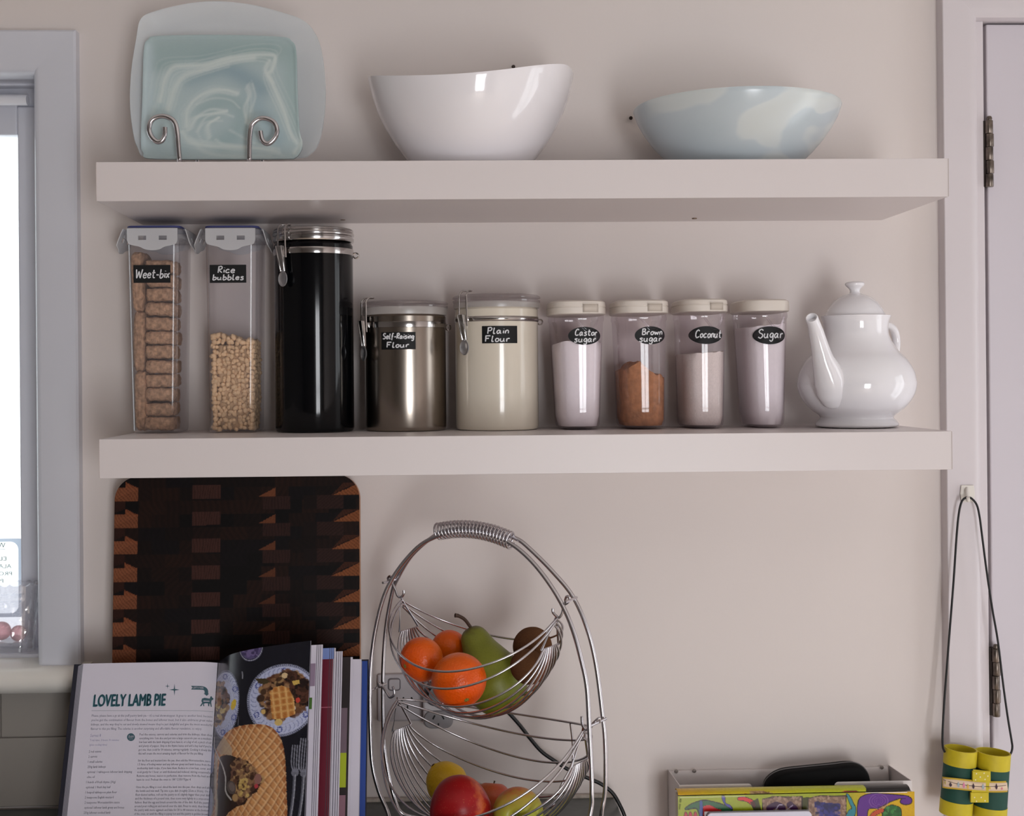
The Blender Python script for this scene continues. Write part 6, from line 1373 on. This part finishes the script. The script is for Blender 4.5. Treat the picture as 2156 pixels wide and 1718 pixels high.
lt = [((1991, 1647), (170, 158, 40), 4, 10), ((2001.5, 1652), (48, 26, 40), 6, 9), ((2018, 1652), (150, 160, 166), 5.5, 12), ((2029.5, 1653), (206, 120, 150), 5, 13), ((2038, 1656), (206, 166, 70), 4.5, 12), ((2049.5, 1655), (52, 26, 44), 5, 12), ((2070, 1656), (158, 168, 172), 5.5, 12), ((2084, 1659), (206, 176, 70), 4, 7), ((2098, 1656), (56, 24, 46), 5, 13), ((2109.5, 1660), (206, 120, 136), 4, 6)]
for i, (pxy, c, w_, h_) in enumerate(lt):
    yy = strapY(max(sp0[4].x, min(sp0[-5].x, P(pxy[0], pxy[1], fr).x)))-.0019; c0_ = P(pxy[0], pxy[1], yy); k2 = 1/ppm(fr)
    mb = MB().add([(c0_.x, c0_.y, c0_.z)]+[(c0_.x+w_/2*k2*math.cos(k*.524)*(1 if math.sin(k*.524) < .3 else .6), c0_.y, c0_.z+h_/2*k2*math.sin(k*.524)) for k in range(12)], [(0, 1+k, 1+(k+1) % 12) for k in range(12)])
    obj('printed_light', mb, mat('tape_ink_%d_%d_%d' % c, c, .7), stp, smooth=False)
ln = [P(x, y, strapY(max(sp0[4].x, min(sp0[-5].x, P(x, y, fr).x)))-.0015) for x, y in ((1986, 1641.5), (1993, 1644), (2000, 1646), (2010, 1649), (2020, 1651), (2040, 1654), (2060, 1656), (2075, 1656), (2090, 1656), (2105, 1655), (2118, 1653.5))]
obj('printed_wire', MB().tube(spline(ln, 5), .00035, 5), mat('tape_line_ink', (60, 36, 44), .7), stp)
M_cord = mat('black_elastic_cord', (14, 13, 16), .6)
cord_px = [(1989, 1583, -.068), (1985, 1572, -.060), (1984.5, 1545, -.052), (1988, 1480, -.046), (1994, 1400, -.044), (2001, 1310, -.043), (2008, 1220, -.043), (2014, 1130, -.042), (2019, 1080, -.042), (2025, 1056, -.042), (2033, 1048, -.041), (2038, 1048.5, -.0395), (2045, 1049, -.041), (2056, 1062, -.042), (2062, 1085, -.042), (2068, 1130, -.042), (2077, 1200, -.043), (2089, 1280, -.043), (2101, 1350, -.044), (2112, 1440, -.046), (2121, 1505, -.050), (2130, 1560, -.056), (2131.5, 1572, -.060), (2130, 1582, -.062), (2126, 1590, -.066)]
obj('neck_cord', MB().tube(spline([P(*p) for p in cord_px], 5), .0016, 8), M_cord, tb, angle=80)

# ================================================================ crystal vase on the window ledge
def vase():
    c = P(20, 1300, .062); r = .047; ztop = P(20, 1226, .062).z; N = 72; z0 = zl+.0006
    t = thing('crystal_vase', 'cut crystal vase on the window ledge at the lower left', 'vase', (c.x, .062, z0))
    H = ztop-z0; rows = 30; rings = []
    for j in range(rows+1):
        f = j/rows; rr_ = r*(.80+.24*f-.05*math.sin(f*math.pi)); ring_ = []
        for k in range(N):
            a = 2*math.pi*k/N; 
            s = abs(((k/N*8+f*1.6) % 1)-.5)+abs(((k/N*8-f*1.6) % 1)-.5); cut = .0042*abs(s-.5)*(1 if .08 < f < .86 else .2)
            sc = .004*abs(math.sin(a*9)) if f > .97 else 0
            ring_.append((c.x+(rr_-cut)*math.cos(a), .062+(rr_-cut)*math.sin(a)*.52, z0+H*f-sc))
        rings.append(ring_)
    inner = []
    for f in (1, .8, .5, .14): inner.append([(c.x+(r*(.80+.24*f)-.005)*math.cos(2*math.pi*k/N), .062+(r*(.80+.24*f)-.005)*.46*math.sin(2*math.pi*k/N), z0+H*f-(.004*abs(math.sin(2*math.pi*k/N*9)) if f == 1 else 0)) for k in range(N)])
    m = clear('cut_crystal', (252, 251, 253), .10, (252, 250, 252), .10, .02, .6)
    obj('body', MB().loft(rings+inner), m, t, smooth=False)
    for dx, dz_, rr_ in ((-.012, .030, .014), (.013, .026, .012)):
        p = Vector((c.x+dx, .062, z0+dz_)); mb = MB().lathe([(rr_*math.sin(q*math.pi/12), -rr_*math.cos(q*math.pi/12)) for q in range(13)], tuple(p), 24)
        o = obj('pink_bauble', mb, clear('pale_pink_bauble', (250, 214, 216), .3, (250, 206, 208), .05, .1), at=tuple(p)); tag(o, 'pale pink bauble inside the crystal vase, %s' % {.030: 'the left one', .026: 'the right one'}[dz_], 'bauble', 'pink baubles in the crystal vase')
vase()
